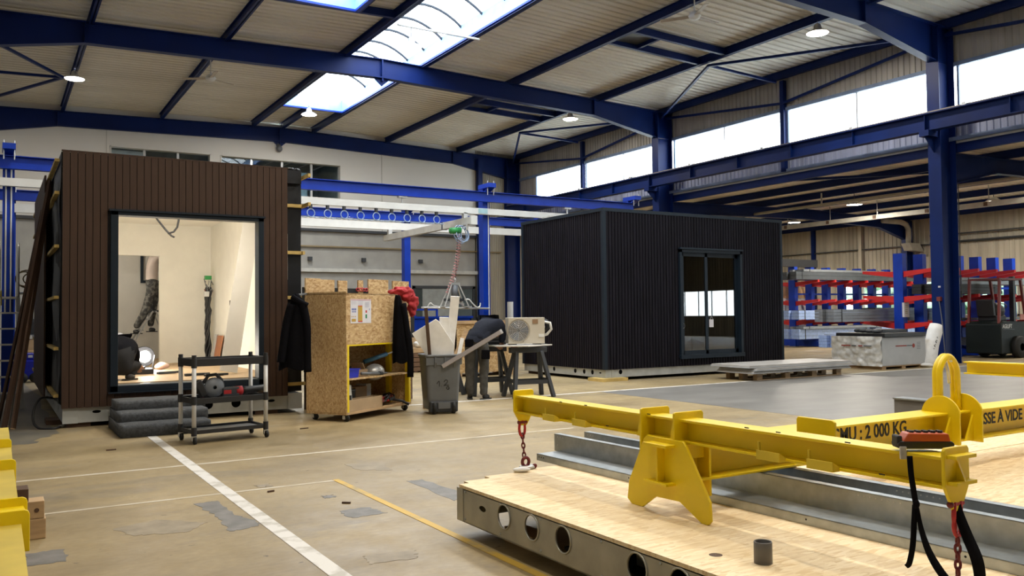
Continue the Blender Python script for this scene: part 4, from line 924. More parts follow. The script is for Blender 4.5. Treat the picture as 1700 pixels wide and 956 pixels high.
MB().prism([(2.80, .62), (3.04, .62), (3.04, .725), (3.03, .74), (2.82, .74), (2.80, .73)], 'x', 3.60, 3.615).build('stop_plate', YEL, lb, bev=.004)
for x in (5.09, 5.335):
    p_ = [(3.045, .45), (3.16, .45), (3.3, .45), (3.3, .62)]+[(3.17+.13*math.cos(a), .62+.13*math.sin(a)) for a in [math.pi*i/16 for i in range(1, 16)]]+[(3.045, .62)]
    MB().prism(p_, 'x', x, x+.014).build('lug_plate', YEL, lb, bev=.003)
    MB().prism([(x, .46), (x, .62), (x-.09, .46)], 'y', 3.10, 3.112).build('gusset', YEL, lb)
P = [(5.115, 3.2, .62)]+[(5.215-.095*math.cos(a)*(1-.25*math.sin(a)), 3.2, .90+.09*math.sin(a)) for a in [math.pi*i/12 for i in range(13)]]+[(5.315, 3.2, .62)]
m_ = MB()
for s in (-.012, .012): m_.tube([(p[0], p[1]+s, p[2]) for p in P], .021, 10)
m_.build('lifting_eye', YEL, lb, True)
MB().tube([(5.215+.03*math.cos(a), 3.185, .955+.028*math.sin(a)) for a in [math.pi*i/10 for i in range(11)]]+[(5.20, 3.18, .9), (5.21, 3.18, .82)], .01, 8).build('eye_sling', ALU, lb, True)
for y in (4.71, 1.786):
    MB().prism([(2.885, .66), (2.885, .785), (2.895, .797), (3.03, .797), (3.04, .785), (3.04, .66), (2.985, .565), (2.94, .565)], 'y', y, y+.014).build('end_plate', YEL, lb, bev=.004)
for z in (.765, .672): MB().box(2.90, 3.025, 1.75, 1.79, z-.006, z+.006).build('plate_stiffener', YEL, lb)
MB().prism([(1.788, .76), (1.788, .67), (1.752, .67)], 'x', 2.957, 2.967).build('plate_stiffener', YEL, lb)
for y in (4.35, 4.04, 2.65, 2.38):
    MB().cyl((2.895, y, .655), (2.892, y, .715), .006, 8).build('hook_pin', YELD, lb)
    MB().prism([(2.86, .645), (2.905, .645), (2.905, .66), (2.865, .684), (2.86, .684)], 'y', y-.14, y-.012).build('hook_tab', YELD, lb)
m_ = MB()
for (y, z) in [(4.2, .763), (3.95, .765), (3.4, .766), (2.73, .768), (2.55, .768), (2.2, .767), (3.75, .668), (2.05, .664)]: m_.box(2.8995, 2.9005, y-.016, y+.01, z-.003, z+.002)
m_.build('paint_chip', INK, lb)
text('CMU : 2 000 KG', .112, lb, (4.10, 3.2125, .534), FACE_Y, INK, width=.70)
text('MASSE À VIDE', .105, lb, (5.50, 3.2125, .524), FACE_Y, INK, width=.62)
# chains
link_me = {}
def chain(lab, pts, r, m, wire, top_big=True, end=None):
    t = thing('lifting_chain', lab, 'chain', pts[0])
    k = 0; p = Vector(pts[0]); q = Vector(pts[-1]); d = (q-p).normalized(); n = int((q-p).length/(r*1.9))
    for i in range(n):
        c = p+d*(i+.5)*r*1.9; M = d.to_track_quat('Z', 'Y').to_matrix() @ Matrix.Rotation(math.pi/2*(i % 2)+.6, 3, 'Z')
        o = [c+M @ Vector((r*.62*math.cos(a), 0, r*1.2*math.sin(a))) for a in [2*math.pi*j/12 for j in range(12)]]
        MB().tube(o, wire, 6, True).build('chain_link', m, t, True)
    return t
t = chain('dark red chain hanging from the far end of the yellow beam', [(2.95, 4.715, .51), (2.95, 4.69, .33)], .016, CHAIN, .0055)
MB().tube([(2.95+.022*math.cos(a), 4.717, .545+.05*math.sin(a)) for a in [2*math.pi*j/14 for j in range(14)]], .009, 8, True).build('hook_link', REDP, t, True)
MB().cyl((2.92, 4.717, .585), (2.985, 4.717, .585), .012, 10).build('shackle_pin', CHAIN, t)
MB().tube([(2.95+.045*math.cos(a), 4.66+.03*math.sin(a), .303) for a in [2*math.pi*j/16 for j in range(16)]], .013, 8, True).build('shackle', ALU, t, True)
MB().tube([(2.945+.025*math.cos(a), 4.67, .335+.028*math.sin(a)) for a in [2*math.pi*j/14 for j in range(14)]], .011, 8, True).build('hook', CHAIN, t, True); MB().ell((2.995, 4.64, .308), (.018, .014, .016), 10, 8).build('shackle_bolt', CHAIN, t, True)
t = chain('bright red chain hanging from the near end of the yellow beam', [(2.96, 1.79, .475), (2.955, 1.79, .30)], .015, CHAIN, .0052)
for s in (-.017, .017): MB().tube([(2.962+s, 1.79, .60), (2.962+s*1.3, 1.79, .55), (2.962+s, 1.79, .505)], .0085, 8).build('shackle_side', REDP, t, True)
MB().tube([(2.962+.022*math.cos(a), 1.79, .512+.035*math.sin(a)) for a in [2*math.pi*j/14 for j in range(14)]], .0085, 8, True).build('hook_link', REDP, t, True)
MB().cyl((2.925, 1.793, .592), (3.0, 1.793, .592), .0095, 10).build('shackle_pin', REDP, t); MB().ell((2.925, 1.793, .592), (.012, .013, .013), 10, 8).build('shackle_bolt', CHAIN, t, True)
MB().tube([(2.93+.035*math.cos(a), 1.80, .302+.01*math.sin(a)) for a in [2*math.pi*j/14 for j in range(14)]], .011, 8, True).build('hook', CHAIN, t, True)
# remote control with its strap
rc = thing('remote_control', 'orange crane remote control resting on the near end of the yellow beam', 'remote control', (2.985, 1.93, .771), -.62)
MB().prism([(-.10, .002), (.10, .002), (.10, .022), (.092, .03), (-.095, .03), (-.105, .02)], 'y', -.036, .036).build('base_shell', BLACK, rc, bev=.004, local=True)
MB().prism([(-.085, .028), (.088, .028), (.080, .058), (-.066, .06)], 'y', -.034, .034).build('cover', ORANGE, rc, bev=.004, local=True)
for i in range(5): MB().cyl((-.045+i*.026, -.008, .056), (-.045+i*.026, -.008, .067), .009, 10).cyl((-.045+i*.026, .014, .056), (-.045+i*.026, .014, .066), .008, 10).build('push_button', BLACK, rc, local=True)
MB().box(-.105, -.085, -.03, .03, .005, .05).build('bumper', RUBBER, rc, bev=.006, local=True)
MB().box(-.10, -.075, -.042, -.032, -.035, .012).build('strap_clip', ALU, rc, local=True, bev=.003)
def ribbon(pts, w, th=.0022, dirs=None):
    b = MB(); vs = []; P = [Vector(p) for p in pts]
    for i, p in enumerate(P):
        wd = Vector(dirs[i] if dirs else (.853, -.522, 0)).normalized(); t_ = (P[min(i+1, len(P)-1)]-P[max(i-1, 0)]).normalized(); n = wd.cross(t_).normalized(); wd = t_.cross(n)
        ww = w[i] if isinstance(w, (list, tuple)) else w
        vs += [p+wd*ww/2+n*th, p-wd*ww/2+n*th, p-wd*ww/2-n*th, p+wd*ww/2-n*th]
    fs = [(i*4+j, i*4+(j+1) % 4, i*4+4+(j+1) % 4, i*4+4+j) for i in range(len(P)-1) for j in range(4)]+[(3, 2, 1, 0), tuple(len(vs)-4+j for j in range(4))]
    return b.add(vs, fs)
def smooth(pts, n=5):
    P = [Vector(p) for p in pts]; out = []
    for i in range(len(P)-1):
        a = P[max(i-1, 0)]; b = P[i]; c = P[i+1]; d = P[min(i+2, len(P)-1)]
        for k in range(n):
            t = k/n; out.append(.5*((2*b)+(c-a)*t+(2*a-5*b+4*c-d)*t*t+(3*b-a-3*c+d)*t**3))
    return out+[P[-1]]
MB().add(*(lambda r: (r.v, r.f))(ribbon(smooth([(2.87, 1.91, .755), (2.87, 1.905, .683), (2.87, 1.891, .59)]), .020))).add(*(lambda r: (r.v, r.f))(ribbon(smooth([(2.87, 1.893, .58), (2.868, 1.898, .51), (2.868, 1.905, .432), (2.868, 1.920, .365), (2.862, 1.93, .35)]), .020))).build('strap', CLOTHB, rc, True)
MB().ell((2.872, 1.89, .583), (.017, .015, .022), 12, 9, jit=.5).build('strap_knot', CLOTHB, rc, True)
q_ = smooth([(2.875, 1.888, .575), (2.88, 1.877, .491), (2.885, 1.844, .401), (2.90, 1.79, .325), (2.935, 1.74, .298), (2.96, 1.715, .33), (2.95, 1.715, .41), (2.95, 1.748, .487), (2.96, 1.785, .565), (2.965, 1.802, .63)])
ww = [.010+.020*min(1, i/12)+.012*math.sin(min(1, max(0, (i-20)/22))*math.pi) for i in range(len(q_))]
ribbon(q_, ww).build('strap', CLOTHB, rc, True)
# pipe stub and plastic bag
t = thing('pipe_stub', 'short grey plastic pipe stub standing on the pale floor panel', 'pipe', (2.62, 2.39, .29))
MB().lathe([(.031, 0), (.036, 0), (.036, .083), (.035, .085), (.032, .085), (.031, .083), (.031, .002)], (0, 0, .001), 28).build('pipe_wall', PIPE, t, True, local=True)
solo(MB().ell((2.86, 4.59, .305), (.075, .05, .022), 18, 10, Matrix.Rotation(-.5, 3, 'Z'), jit=.7).build('plastic_bag', FOAM, None, True), 'small crumpled white plastic bag on the far edge of the floor panel', 'bag')
# grey beams beyond
for (p, q, w, h, lab) in [((6.15, 5.55, .06), (9.2, 5.55, .06), .16, .10, 'low grey timber beam lying on the floor behind the yellow stop plate'), ((8.75, 5.95, .16), (8.75, 4.9, .16), .14, .26, 'grey steel channel end showing behind the lifting eye')]:
    t = thing('stored_beam', lab, 'beam', p); b = MB(); b.bar(p, q, w, h).build('beam_body', mat('weathered_grey', (.17, .16, .15), .7), t)
    MB().bar((p[0], p[1], p[2]+h/2+.01), (q[0], q[1], q[2]+h/2+.01), w+.05, .015).build('top_flange', GALV, t)
    for f in (.15, .85): c = Vector(p).lerp(Vector(q), f); MB().box(c.x-.09, c.x+.09, c.y-.09, c.y+.09, 0, max(.011, p[2]-h/2)).build('packer', DTIMB, t)

# ------------------------------------------------------------------ yellow beam and blocks at the left edge
t = thing('stacked_yellow_beam', 'yellow steel beam with upright plates at the left edge on wooden blocks', 'lifting beam', (-.05, 5, .3))
m_ = MB(); m_.box(-.16, .105, 2.0, 8.0, .408, .42); m_.box(-.16, .105, 2.0, 8.0, .302, .314); m_.box(-.04, -.02, 2.0, 8.0, .31, .41); m_.build('beam', mat('lit_yellow_paint', (.62, .47, .085), .4), t)  # paler than the plates: the lit look of the beam top painted in
for y, z, x in ((4.20, .478, .137), (4.5, .478, .137), (5.75, .478, .116), (6.75, .478, .108)):
    MB().prism([(-.2, .30), (x, .30), (x, z-.02), (x-.006, z-.006), (x-.02, z), (-.2, z)], 'y', y, y+.016).build('upright_plate', YEL, t, bev=.003)
MB().prism([(-.2, .30), (.137, .30), (.137, .40), (.12, .44), (-.2, .44)], 'y', 4.21, 4.5).build('plate_web', YEL, t)
for k, (z0, z1, x1, m, lab) in enumerate([(0, .118, .27, TIMBER, 'pale wooden block at the bottom of the stack by the yellow beam'), (.12, .222, .262, TIMBER, 'wooden block with a round knot in the middle of the stack by the yellow beam'), (.224, .30, .18, DTIMB, 'brown chipboard block topmost of the stack by the yellow beam')]):
    o = MB().box(-.12, x1, 5.74, 5.88, z0, z1).build('wooden_block', m, bev=.004); solo(o, lab, 'block')
    if k == 1: MB().cyl((.222, 5.738, .17), (.222, 5.742, .17), .013, 12).build('knot', DTIMB, o)
for y in (2.6, 7.4): solo(MB().box(-.14, .08, y, y+.12, 0, .30).build('wooden_block', TIMBER), 'tall wooden block under the %s end of the yellow beam' % ('near' if y < 5 else 'far'), 'block')

# ------------------------------------------------------------------ steps and trolley
t = thing('carpeted_steps', 'three grey carpeted steps in front of the lit cabin opening', 'steps', (1.65, 10.4, 0), .02)
for k, (y0, z1, x0, x1) in enumerate(((9.98, .135, 1.17, 2.10), (10.33, .235, 1.185, 2.14), (10.68, .335, 1.20, 2.18))):
    b = MB(); n = 24; y1 = 11.15; vs = []
    prof = [(y0+.02, .002 if k == 0 else z1-.14), (y0, z1-.09), (y0, z1-.035), (y0+.012, z1-.012), (y0+.035, z1), (y1, z1), (y1, 0)]
    for i in range(n+1):
        x = x0+(x1-x0)*i/n
        for (y, z) in prof: vs.append((x, y+.006*noise.noise((x*9, y*5, z*9)), z+.007*noise.noise((x*7, y*7, k))*(z > .01)))
    K = len(prof)
    b.add(vs, [(i*K+j, i*K+j+1, (i+1)*K+j+1, (i+1)*K+j) for i in range(n) for j in range(K-1)]+[tuple(range(K)), tuple(n*K+j for j in reversed(range(K)))]).build('step', CARPET, t, True)
ct = thing('utility_trolley', 'three-shelf black utility trolley with white posts before the cabin opening', 'trolley', (1.745, 9.09, 0), .13)
TW, TD = .76, .42
def tray(z, h=.078):
    b = MB(); b.box(0, TW, 0, TD, z, z+.012)
    for a in ((0, TW, -.008, .008), (0, TW, TD-.008, TD+.008), (-.008, .008, 0, TD), (TW-.008, TW+.008, 0, TD)): b.box(*a, z, z+h)
    return b.build('shelf', BLACK, ct, local=True, bev=.003)
for z, h_ in ((.79, .078), (.405, .06), (.10, .04)): s_ = tray(z, h_); MB().box(.01, TW-.01, .01, TD-.01, z+.012, z+.016).build('shelf_mat', mat('grey_mat', (.16, .16, .165), .5), s_, local=True)
for x in (0, TW):
    for y in (0, TD):
        MB().cyl((x, y, .12), (x, y, .86), .022, 14).build('post', mat('white_tube', (.62, .62, .62), .35), ct, True, local=True)
        for za_, zb_, rr in ((.85, .905, .023), (.775, .87, .028), (.40, .485, .028), (.085, .17, .028)): MB().cyl((x, y, za_), (x, y, zb_), rr, 12).build('post_cap', BLACK, ct, local=True)
        c = MB().cyl((x, y, .07), (x, y, .1), .02, 10).bar((x-.02, y, .035), (x-.02, y, .08), .006, .03).bar((x+.02, y, .035), (x+.02, y, .08), .006, .03).build('caster', ALU, ct, local=True)
        MB().lathe([(.012, -.014), (.036, -.013), (.038, 0), (.036, .013), (.012, .014)], (x+.005, y-.012, .038), 16, Matrix.Rotation(math.radians(90), 3, 'Y')).build('wheel', RUBBER, c, True, local=True)
t = thing('angle_grinder', 'grey and red grinder with long dark handle on the trolley middle shelf', 'power tool', (2.0, 9.28, .441), .13)
MB().lathe([(.02, -.035), (.10, -.03), (.105, 0), (.10, .03), (.02, .035)], (-.02, 0, .115), 22, Matrix.Rotation(math.radians(90), 3, 'X')).build('guard', mat('grey_blue_metal', (.16, .175, .20), .4), t, True, local=True)
MB().bar((-.12, 0, .03), (-.2, 0, .19), .07, .08).build('tool_head', BLACK, t, bev=.012, local=True); MB().tube([(-.13, 0, .17), (-.08, 0, .24), (0, 0, .25), (.06, 0, .19), (.08, 0, .12)], .018, 8).build('loop_handle', DGREY, t, True, local=True)
MB().bar((.06, 0, .055), (.24, 0, .06), .09, .10).build('motor_body', DGREY, t, bev=.012, local=True); MB().box(.07, .15, -.047, -.044, .04, .08).build('red_label', REDP, t, local=True)
MB().cyl((.21, 0, .062), (.28, 0, .065), .05, 16).build('collar', REDP, t, True, local=True); MB().tube([(.28, 0, .065), (.32, 0, .066), (.5, 0, .075), (.54, 0, .077)], [.045, .038, .036, .042], 14).build('grip', BLACK, t, True, local=True)
MB().bar((-.15, -.02, .02), (-.13, -.02, .12), .02, .02).build('red_lever', REDP, t, local=True)

# ------------------------------------------------------------------ strand-board tool cabinet
cb = thing('tool_cabinet', 'wheeled strand-board tool cabinet with a paper notice on its front', 'cabinet', (3.66, 9.87, 0), .56)
def cbx(name, m, *a, **k): return MB().box(*a).build(name, m, cb, local=True, **k)
cbx('side_panel', OSB, 0, .018, 0, .62, .095, 1.59); cbx('side_panel', OSB, 1.402, 1.42, 0, .62, .095, 1.55)
cbx('front_panel', OSB, .018, 1.402, 0, .018, .94, 1.57); cbx('top_panel', OSB, 0, 1.42, 0, .62, 1.555, 1.572)
cbx('base_panel', OSB, 0, 1.42, 0, .62, .085, .105); cbx('shelf', OSB, .02, 1.38, .01, .60, .50, .52)
cbx('back_panel', OSB, .55, 1.40, .60, .618, .1, 1.55); cbx('back_rail', OSB, .02, .55, .60, .618, 1.0, 1.55)
cbx('edge_post', YEL, .018, .055, -.002, .06, .105, .94); cbx('edge_post', YEL, 1.365, 1.402, -.002, .06, .105, .94); cbx('edge_post', YEL, 1.34, 1.40, .3, .36, .105, .94); cbx('edge_post', YEL, .50, .56, .5, .58, .52, .94)
cbx('front_rail', YEL, .018, 1.402, .002, .02, .92, .945); cbx('front_rail', TIMBER, .018, 1.402, -.004, .012, .085, .115)
for x, y in ((.05, .06), (.06, .55), (1.35, .08), (1.35, .55)):
    c = MB().cyl((x, y, .06), (x, y, .09), .02, 10).bar((x-.024, y, .03), (x-.024, y, .075), .006, .04).bar((x+.024, y, .03), (x+.024, y, .075), .006, .04).build('caster', ALU, cb, local=True)
    MB().lathe([(.012, -.017), (.043, -.016), (.046, 0), (.043, .016), (.012, .017)], (x, y-.02, .046), 16, Matrix.Rotation(math.radians(70), 3, 'Y')).build('wheel', RUBBER, c, True, local=True)
po = thing('notice', 'white printed notice with coloured diagrams on the cabinet front', 'notice', (3.66, 9.87, 0), .56)
def pq(m, x0, x1, z0, z1, y=-.0035): MB().box(x0, x1, y-.001, y, z0, z1).build('print', m, po, local=True)
MB().box(.085, .51, -.003, -.0005, 1.20, 1.50).build('sheet', PAPER, po, local=True)
OC = mat('ochre_print', (.48, .30, .05), .7); RI = mat('red_print', (.5, .04, .04), .7); BI = mat('blue_print', (.08, .13, .45), .7); GI2 = mat('green_print', (.02, .22, .08), .7); PI_ = mat('pink_print', (.55, .30, .34), .7); LI = mat('pale_print', (.45, .46, .56), .7)
pq(OC, .235, .325, 1.225, 1.42); pq(RI, .235, .325, 1.215, 1.228, -.0045); pq(RI, .24, .32, 1.41, 1.42, -.0045); pq(GI2, .39, .42, 1.26, 1.31); pq(RI, .39, .42, 1.33, 1.36); pq(OC, .105, .19, 1.22, 1.255); pq(PI_, .09, .505, 1.485, 1.496); pq(BI, .47, .48, 1.36, 1.385)
for i in range(3): pq(BI, .11+i*.032, .132+i*.032, 1.36, 1.385); pq(BI, .115+i*.03, .133+i*.03, 1.335, 1.35); pq(OC, .105+i*.035, .12+i*.035, 1.275, 1.29)
for i in range(7): pq(LI, .10 if i % 2 else .24, .20 if i % 2 else .34, 1.43+i*.0075, 1.433+i*.0075); pq(LI, .38, .47, 1.40+i*.01, 1.404+i*.01)
# cabinet contents
def incab(name, lab, cat, x, y, z, rz=0): 
    p = Matrix.Translation((3.66, 9.87, 0)) @ Matrix.Rotation(.56, 4, 'Z') @ Vector((x, y, z)); return thing(name, lab, cat, p, .56+rz)
t = incab('storage_bin', 'bright blue plastic bin on the cabinet middle shelf', 'bin', .20, .14, .521); MB().prism([(-.13, 0), (.11, 0), (.13, .1), (-.14, .13)], 'y', -.09, .1).build('bin_body', BLUEP, t, local=True, bev=.006); MB().box(-.15, .14, -.1, .11, .10, .113).build('bin_rim', BLUEP, t, local=True)
t = incab('cardboard_box', 'open cardboard box with a raised flap beside the blue bin', 'box', .45, .2, .521); MB().box(-.12, .12, -.1, .12, 0, .09).build('box_body', CBOARD, t, local=True); MB().bar((.12, 0, .0), (.02, 0, .17), .2, .008).build('flap', CBOARD, t, local=True)
t = incab('grey_box', 'tilted light grey carton on the cabinet shelf behind the blue bin', 'box', .14, .36, .521); MB().box(-.09, .10, -.08, .08, 0, .27, Matrix.Rotation(.15, 4, 'Y')).build('box_body', CARD, t, local=True); MB().box(-.085, .095, -.075, .075, .27, .275, Matrix.Rotation(.15, 4, 'Y')).build('box_top', DGREY, t, local=True)
t = incab('caulking_gun', 'blue caulking gun lying across the cabinet shelf', 'caulking gun', .62, .25, .56); MB().cyl((.08, 0, .13), (.42, -.12, .22), .028, 12).build('cartridge', mat('teal_tube', (.03, .12, .22), .4), t, True, local=True); MB().cyl((-.3, .12, .03), (.1, 0, .13), .01, 8).build('plunger', BLACK, t, local=True); MB().bar((.05, 0, .13), (.02, 0, .0), .03, .02).build('trigger', BLACK, t, local=True); MB().cyl((.42, -.12, .22), (.52, -.15, .245), .01, 8).build('nozzle', WPLAST, t, local=True)
t = incab('helmet', 'silver grey helmet shell on the cabinet shelf below the caulking gun', 'helmet', .86, .2, .521); MB().ell((0, 0, .03), (.15, .12, .11), 16, 8).build('shell', ALU, t, True, local=True); MB().lathe([(.13, .0), (.17, .005), (.17, .012), (.13, .016)], (0, 0, .01), 18).build('brim', GREYP, t, local=True)
t = incab('steel_tube', 'grey steel tube lying on the cabinet shelf before the box', 'tube', .55, .05, .55); MB().cyl((-.18, 0, .015), (.2, 0, -.01), .02, 10).build('tube_wall', GREYP, t, True, local=True); MB().cyl((.2, 0, -.01), (.26, 0, -.015), .03, 10).build('tube_head', DGREY, t, local=True)
t = incab('plastic_canister', 'tilted white plastic canister on the cabinet bottom shelf', 'canister', .17, .16, .107); MB().prism([(-.09, 0), (.09, 0), (.05, .33), (-.06, .33), (-.1, .28)], 'y', -.07, .08).build('canister_body', WPLAST, t, local=True, bev=.015); MB().box(.0, .045, -.074, -.068, .09, .2).build('canister_label', BLACK, t, local=True)
t = incab('grey_bucket', 'small grey bucket behind the white canister', 'bucket', .40, .3, .107); MB().lathe([(.001, 0), (.09, 0), (.11, .25), (.115, .25), (.115, .24)], (0, 0, 0), 18).build('bucket_body', GREYP, t, True, local=True); MB().tube([(.11*math.cos(a), 0, .25+.07*math.sin(a)) for a in [math.pi*i/8 for i in range(9)]], .004, 5).build('bucket_handle', ALU, t, local=True)
t = incab('wooden_tray', 'long shallow wooden tray at the front of the cabinet bottom shelf', 'tray', .42, .06, .107)
for a in ((-.36, .36, -.04, -.025), (-.36, .36, .10, .115), (-.36, -.345, -.04, .11), (.345, .36, -.04, .11)): MB().box(*a, 0, .15).build('board', mat('plain_pine', (.42, .30, .18), .7), t, local=True)
MB().box(-.36, .36, -.04, .11, 0, .01).build('tray_floor', TIMBER, t, local=True)
t = incab('cardboard_carton', 'brown carton standing at the back of the cabinet bottom shelf', 'carton', .75, .42, .107); MB().box(-.14, .1, -.1, .1, 0, .26).build('carton_body', CBOARD, t, local=True); MB().box(.11, .22, -.08, .08, 0, .28).build('carton_side', CARD, t, local=True)
t = incab('red_cable_heap', 'tangle of red straps on the right of the cabinet bottom shelf', 'straps', 1.05, .2, .107)
for k in range(6): MB().tube([(.16*math.cos(a*1.7+k)+.03*k-.08, .1*math.sin(a*2.1+k), .04+.03*math.sin(a*3+k)+.012*k) for a in [i*.45 for i in range(15)]], .013, 6).build('strap_loop', [REDP, REDB, BLACK][k % 3], t, True, local=True)
t = incab('hammer_tool', 'black handled tool sticking out over the cabinet base edge', 'tool', 1.2, .0, .115); MB().tube([(-.1, .1, .06), (.0, .0, .03), (.06, -.07, -.02)], .018, 8).build('tool_handle', BLACK, t, True, local=True); MB().bar((-.16, .1, .06), (-.06, .1, .07), .04, .04).build('tool_head', BLACK, t, local=True)
# garments
def garment(name, lab, secs, m, n=22, fold=.012, seed=0, parts=()):
    """secs: (centre xyz, half-width vector along picture right, half-thickness)"""
    t = thing(name, lab, 'garment', secs[0][0]); vs = []; N = len(secs)*3-2; R_ = Vector((.853, -.522, 0)); F_ = Vector((.522, .853, 0))
    for i in range(N):
        u = i/(N-1)*(len(secs)-1); k = min(int(u), len(secs)-2); f = u-k; a, b = secs[k], secs[k+1]
        c = Vector(a[0]).lerp(Vector(b[0]), f); hw = a[1]+(b[1]-a[1])*f; ht = a[2]+(b[2]-a[2])*f
        for j in range(n):
            th = 2*math.pi*j/n; w = 1+.22*math.sin(th*5+seed+u*.7)*min(1, u/1.5+.2); vs.append(c+R_*hw*math.cos(th)*(1+.1*math.sin(th*3+u+seed))+F_*ht*math.sin(th)*w+Vector((0, 0, fold*math.sin(th*3+seed)*(i == N-1)*2)))
    b = MB(); b.add(vs, [(i*n+j, i*n+(j+1) % n, (i+1)*n+(j+1) % n, (i+1)*n+j) for i in range(N-1) for j in range(n)]+[tuple(range(n))]); b.build('cloth', m, t, True)
    for nm, pts, r, mm in parts: MB().tube(smooth(pts), r, 8).build(nm, mm, t, True)
    return t
garment('black_jacket', 'black jacket hanging on the back left corner of the tool cabinet', [((3.14, 10.17, 1.57), .025, .03), ((3.14, 10.15, 1.49), .07, .045), ((3.12, 10.14, 1.25), .11, .06), ((3.09, 10.14, .95), .145, .06), ((3.09, 10.14, .66), .165, .055)], CLOTHB, seed=1,
        parts=[('sleeve', [(3.07, 10.14, 1.44), (3.01, 10.15, 1.2), (2.965, 10.15, .9), (2.94, 10.15, .74)], .05, CLOTHB), ('sleeve', [(3.19, 10.08, 1.45), (3.23, 10.06, 1.2), (3.235, 10.06, .9), (3.24, 10.06, .62)], .05, CLOTHB), ('collar', [(3.08, 10.14, 1.53), (3.15, 10.08, 1.47), (3.24, 10.05, 1.42)], .035, CLOTHB)])
garment('dark_coat', 'dark navy coat hanging down the right front of the tool cabinet', [((4.54, 10.32, 1.56), .03, .025), ((4.55, 10.32, 1.48), .05, .04), ((4.55, 10.31, 1.2), .07, .05), ((4.56, 10.29, .9), .10, .055), ((4.58, 10.28, .68), .13, .05)], CLOTHB, seed=3,
        parts=[('sleeve', [(4.60, 10.28, 1.45), (4.64, 10.25, 1.1), (4.67, 10.22, .8), (4.665, 10.21, .48)], .045, CLOTHB)])
MB().bar((3.15, 10.19, 1.555), (3.345, 10.40, 1.575), .02, .02).build('coat_hook', GALV, bpy.data.objects['black_jacket'])
rcl = thing('red_cloth', 'crumpled red cloth thrown over the right corner of the tool cabinet', 'garment', (4.75, 10.44, 1.6))
m_ = MB()
for c, r, q in (((4.66, 10.53, 1.615), (.12, .10, .055), .55), ((4.74, 10.46, 1.57), (.085, .07, .085), .6), ((4.80, 10.42, 1.46), (.072, .055, .13), .6), ((4.80, 10.41, 1.36), (.05, .04, .09), .6)):
    m_.ell(c, r, 44, 30, Matrix.Rotation(-.3, 3, 'Z'), jit=q, fr=19)
m_.build('cloth', CLOTHR, rcl, True)
# strand-board offcut rack behind the cabinet
rk = thing('offcut_rack', 'rack of upright strand-board offcuts rising behind the tool cabinet', 'rack', (3.5, 11.0, 0), .4515)
MB().box(.42, 2.3, .06, .45, 0, 1.0).build('rack_body', DTIMB, rk, local=True); MB().box(0, 1.3, .012, .04, .95, 1.68).build('rack_back', DARK, rk, local=True); MB().box(1.9, 2.3, .012, .04, .95, 1.62).build('rack_back', DARK, rk, local=True)
MB().box(1.3, 1.9, .012, .03, .95, 1.3).build('rack_back', DARK, rk, local=True)
s_ = [3.517, 3.769, 4.019, 4.072, 4.245, 4.433, 4.535, 4.626, 5.025, 5.11, 5.456]
for a, b_, z in ((0, 1, 1.80), (1, 2, 1.79), (3, 4, 1.785), (5, 6, 1.80), (7, 8, 1.82), (9, 10, 1.81)):
    u0 = (s_[a]-3.5)/.9; u1 = (s_[b_]-3.5)/.9; MB().box(u0, u1-.012, -.01+.012*(a % 2), .012+.012*(a % 2), 1.0, z).build('offcut', OSB, rk, local=True)
for i in range(4): MB().tube([(1.0+.06*i, -.02, 1.66+.012*math.cos(a)) if False else (1.0+.06*i+.03*math.cos(a), -.02, 1.665+.022*math.sin(a)) for a in [2*math.pi*j/10 for j in range(10)]], .008, 6, True).build('red_clip', REDP, rk, True, local=True)
solo(MB().box(.04, .50, .22, .52, 1.5725, 1.576, Matrix.Translation((3.66, 9.87, 0)) @ Matrix.Rotation(.56, 4, 'Z')).build('paper_sheet', PAPER), 'loose paper sheet lying on top of the tool cabinet', 'paper')
solo(MB().box(4.98, 5.25, 10.55, 10.75, .0, .30, Matrix.Translation((5.1, 10.9, 0)) @ Matrix.Rotation(.56, 4, 'Z') @ Matrix.Translation((-5.1, -10.9, 0))).build('wooden_crate', TIMBER), 'small pale wooden crate on the floor right of the cabinet wheels', 'crate')

# ------------------------------------------------------------------ wheelie bin and its scrap
wbn = thing('wheelie_bin', 'grey wheelie bin full of scrap marked with black handwriting', 'waste bin', (5.02, 9.93, 0), -.22)
def ring(w, d, z, r=.05, y0=0):
    P = []
    for cx_, cy_, a0 in ((w/2-r, d-r, 0), (-w/2+r, d-r, 90), (-w/2+r, r, 180), (w/2-r, r, 270)):
        for i in range(5): a = math.radians(a0+i*22.5); P.append((cx_+r*math.cos(a), cy_+r*math.sin(a)+y0, z))
    return P
R1 = [ring(.40, .36, .06, .05, .04), ring(.42, .38, .2, .05, .03), ring(.47, .46, .72, .05, 0), ring(.475, .465, .74, .05, 0), ring(.50, .49, .74, .05, -.012), ring(.505, .495, .775, .05, -.014), ring(.45, .44, .775, .05, .012), ring(.39, .37, .2, .05, .04)]
b = MB(); n = 20; b.add([p for r in R1 for p in r], [(i*n+j, i*n+(j+1) % n, (i+1)*n+(j+1) % n, (i+1)*n+j) for i in range(len(R1)-1) for j in range(n)]+[tuple(reversed(range(n))), tuple((len(R1)-1)*n+j for j in range(n))])
b.build('bin_body', GREYP, wbn, True, local=True)
MB().box(-.24, .24, -.01, .0, .64, .735).build('rim_band', GREYP, wbn, local=True)
for x in (-.12, .01, .14): MB().prism([(.0, .60), (-.03, .67), (-.03, .74), (.0, .74)], 'x', x-.012, x+.012).build('rim_rib', GREYP, wbn, local=True)
for x in (-.13, .13):
    MB().lathe([(.02, -.02), (.075, -.02), (.08, 0), (.075, .02), (.02, .02)], (x, .04, .08), 18, Matrix.Rotation(math.radians(90), 3, 'Y')).build('wheel', RUBBER, wbn, True, local=True)
MB().box(-.19, .19, .01, .12, .02, .17).build('wheel_housing', DGREY, wbn, local=True, bev=.02)
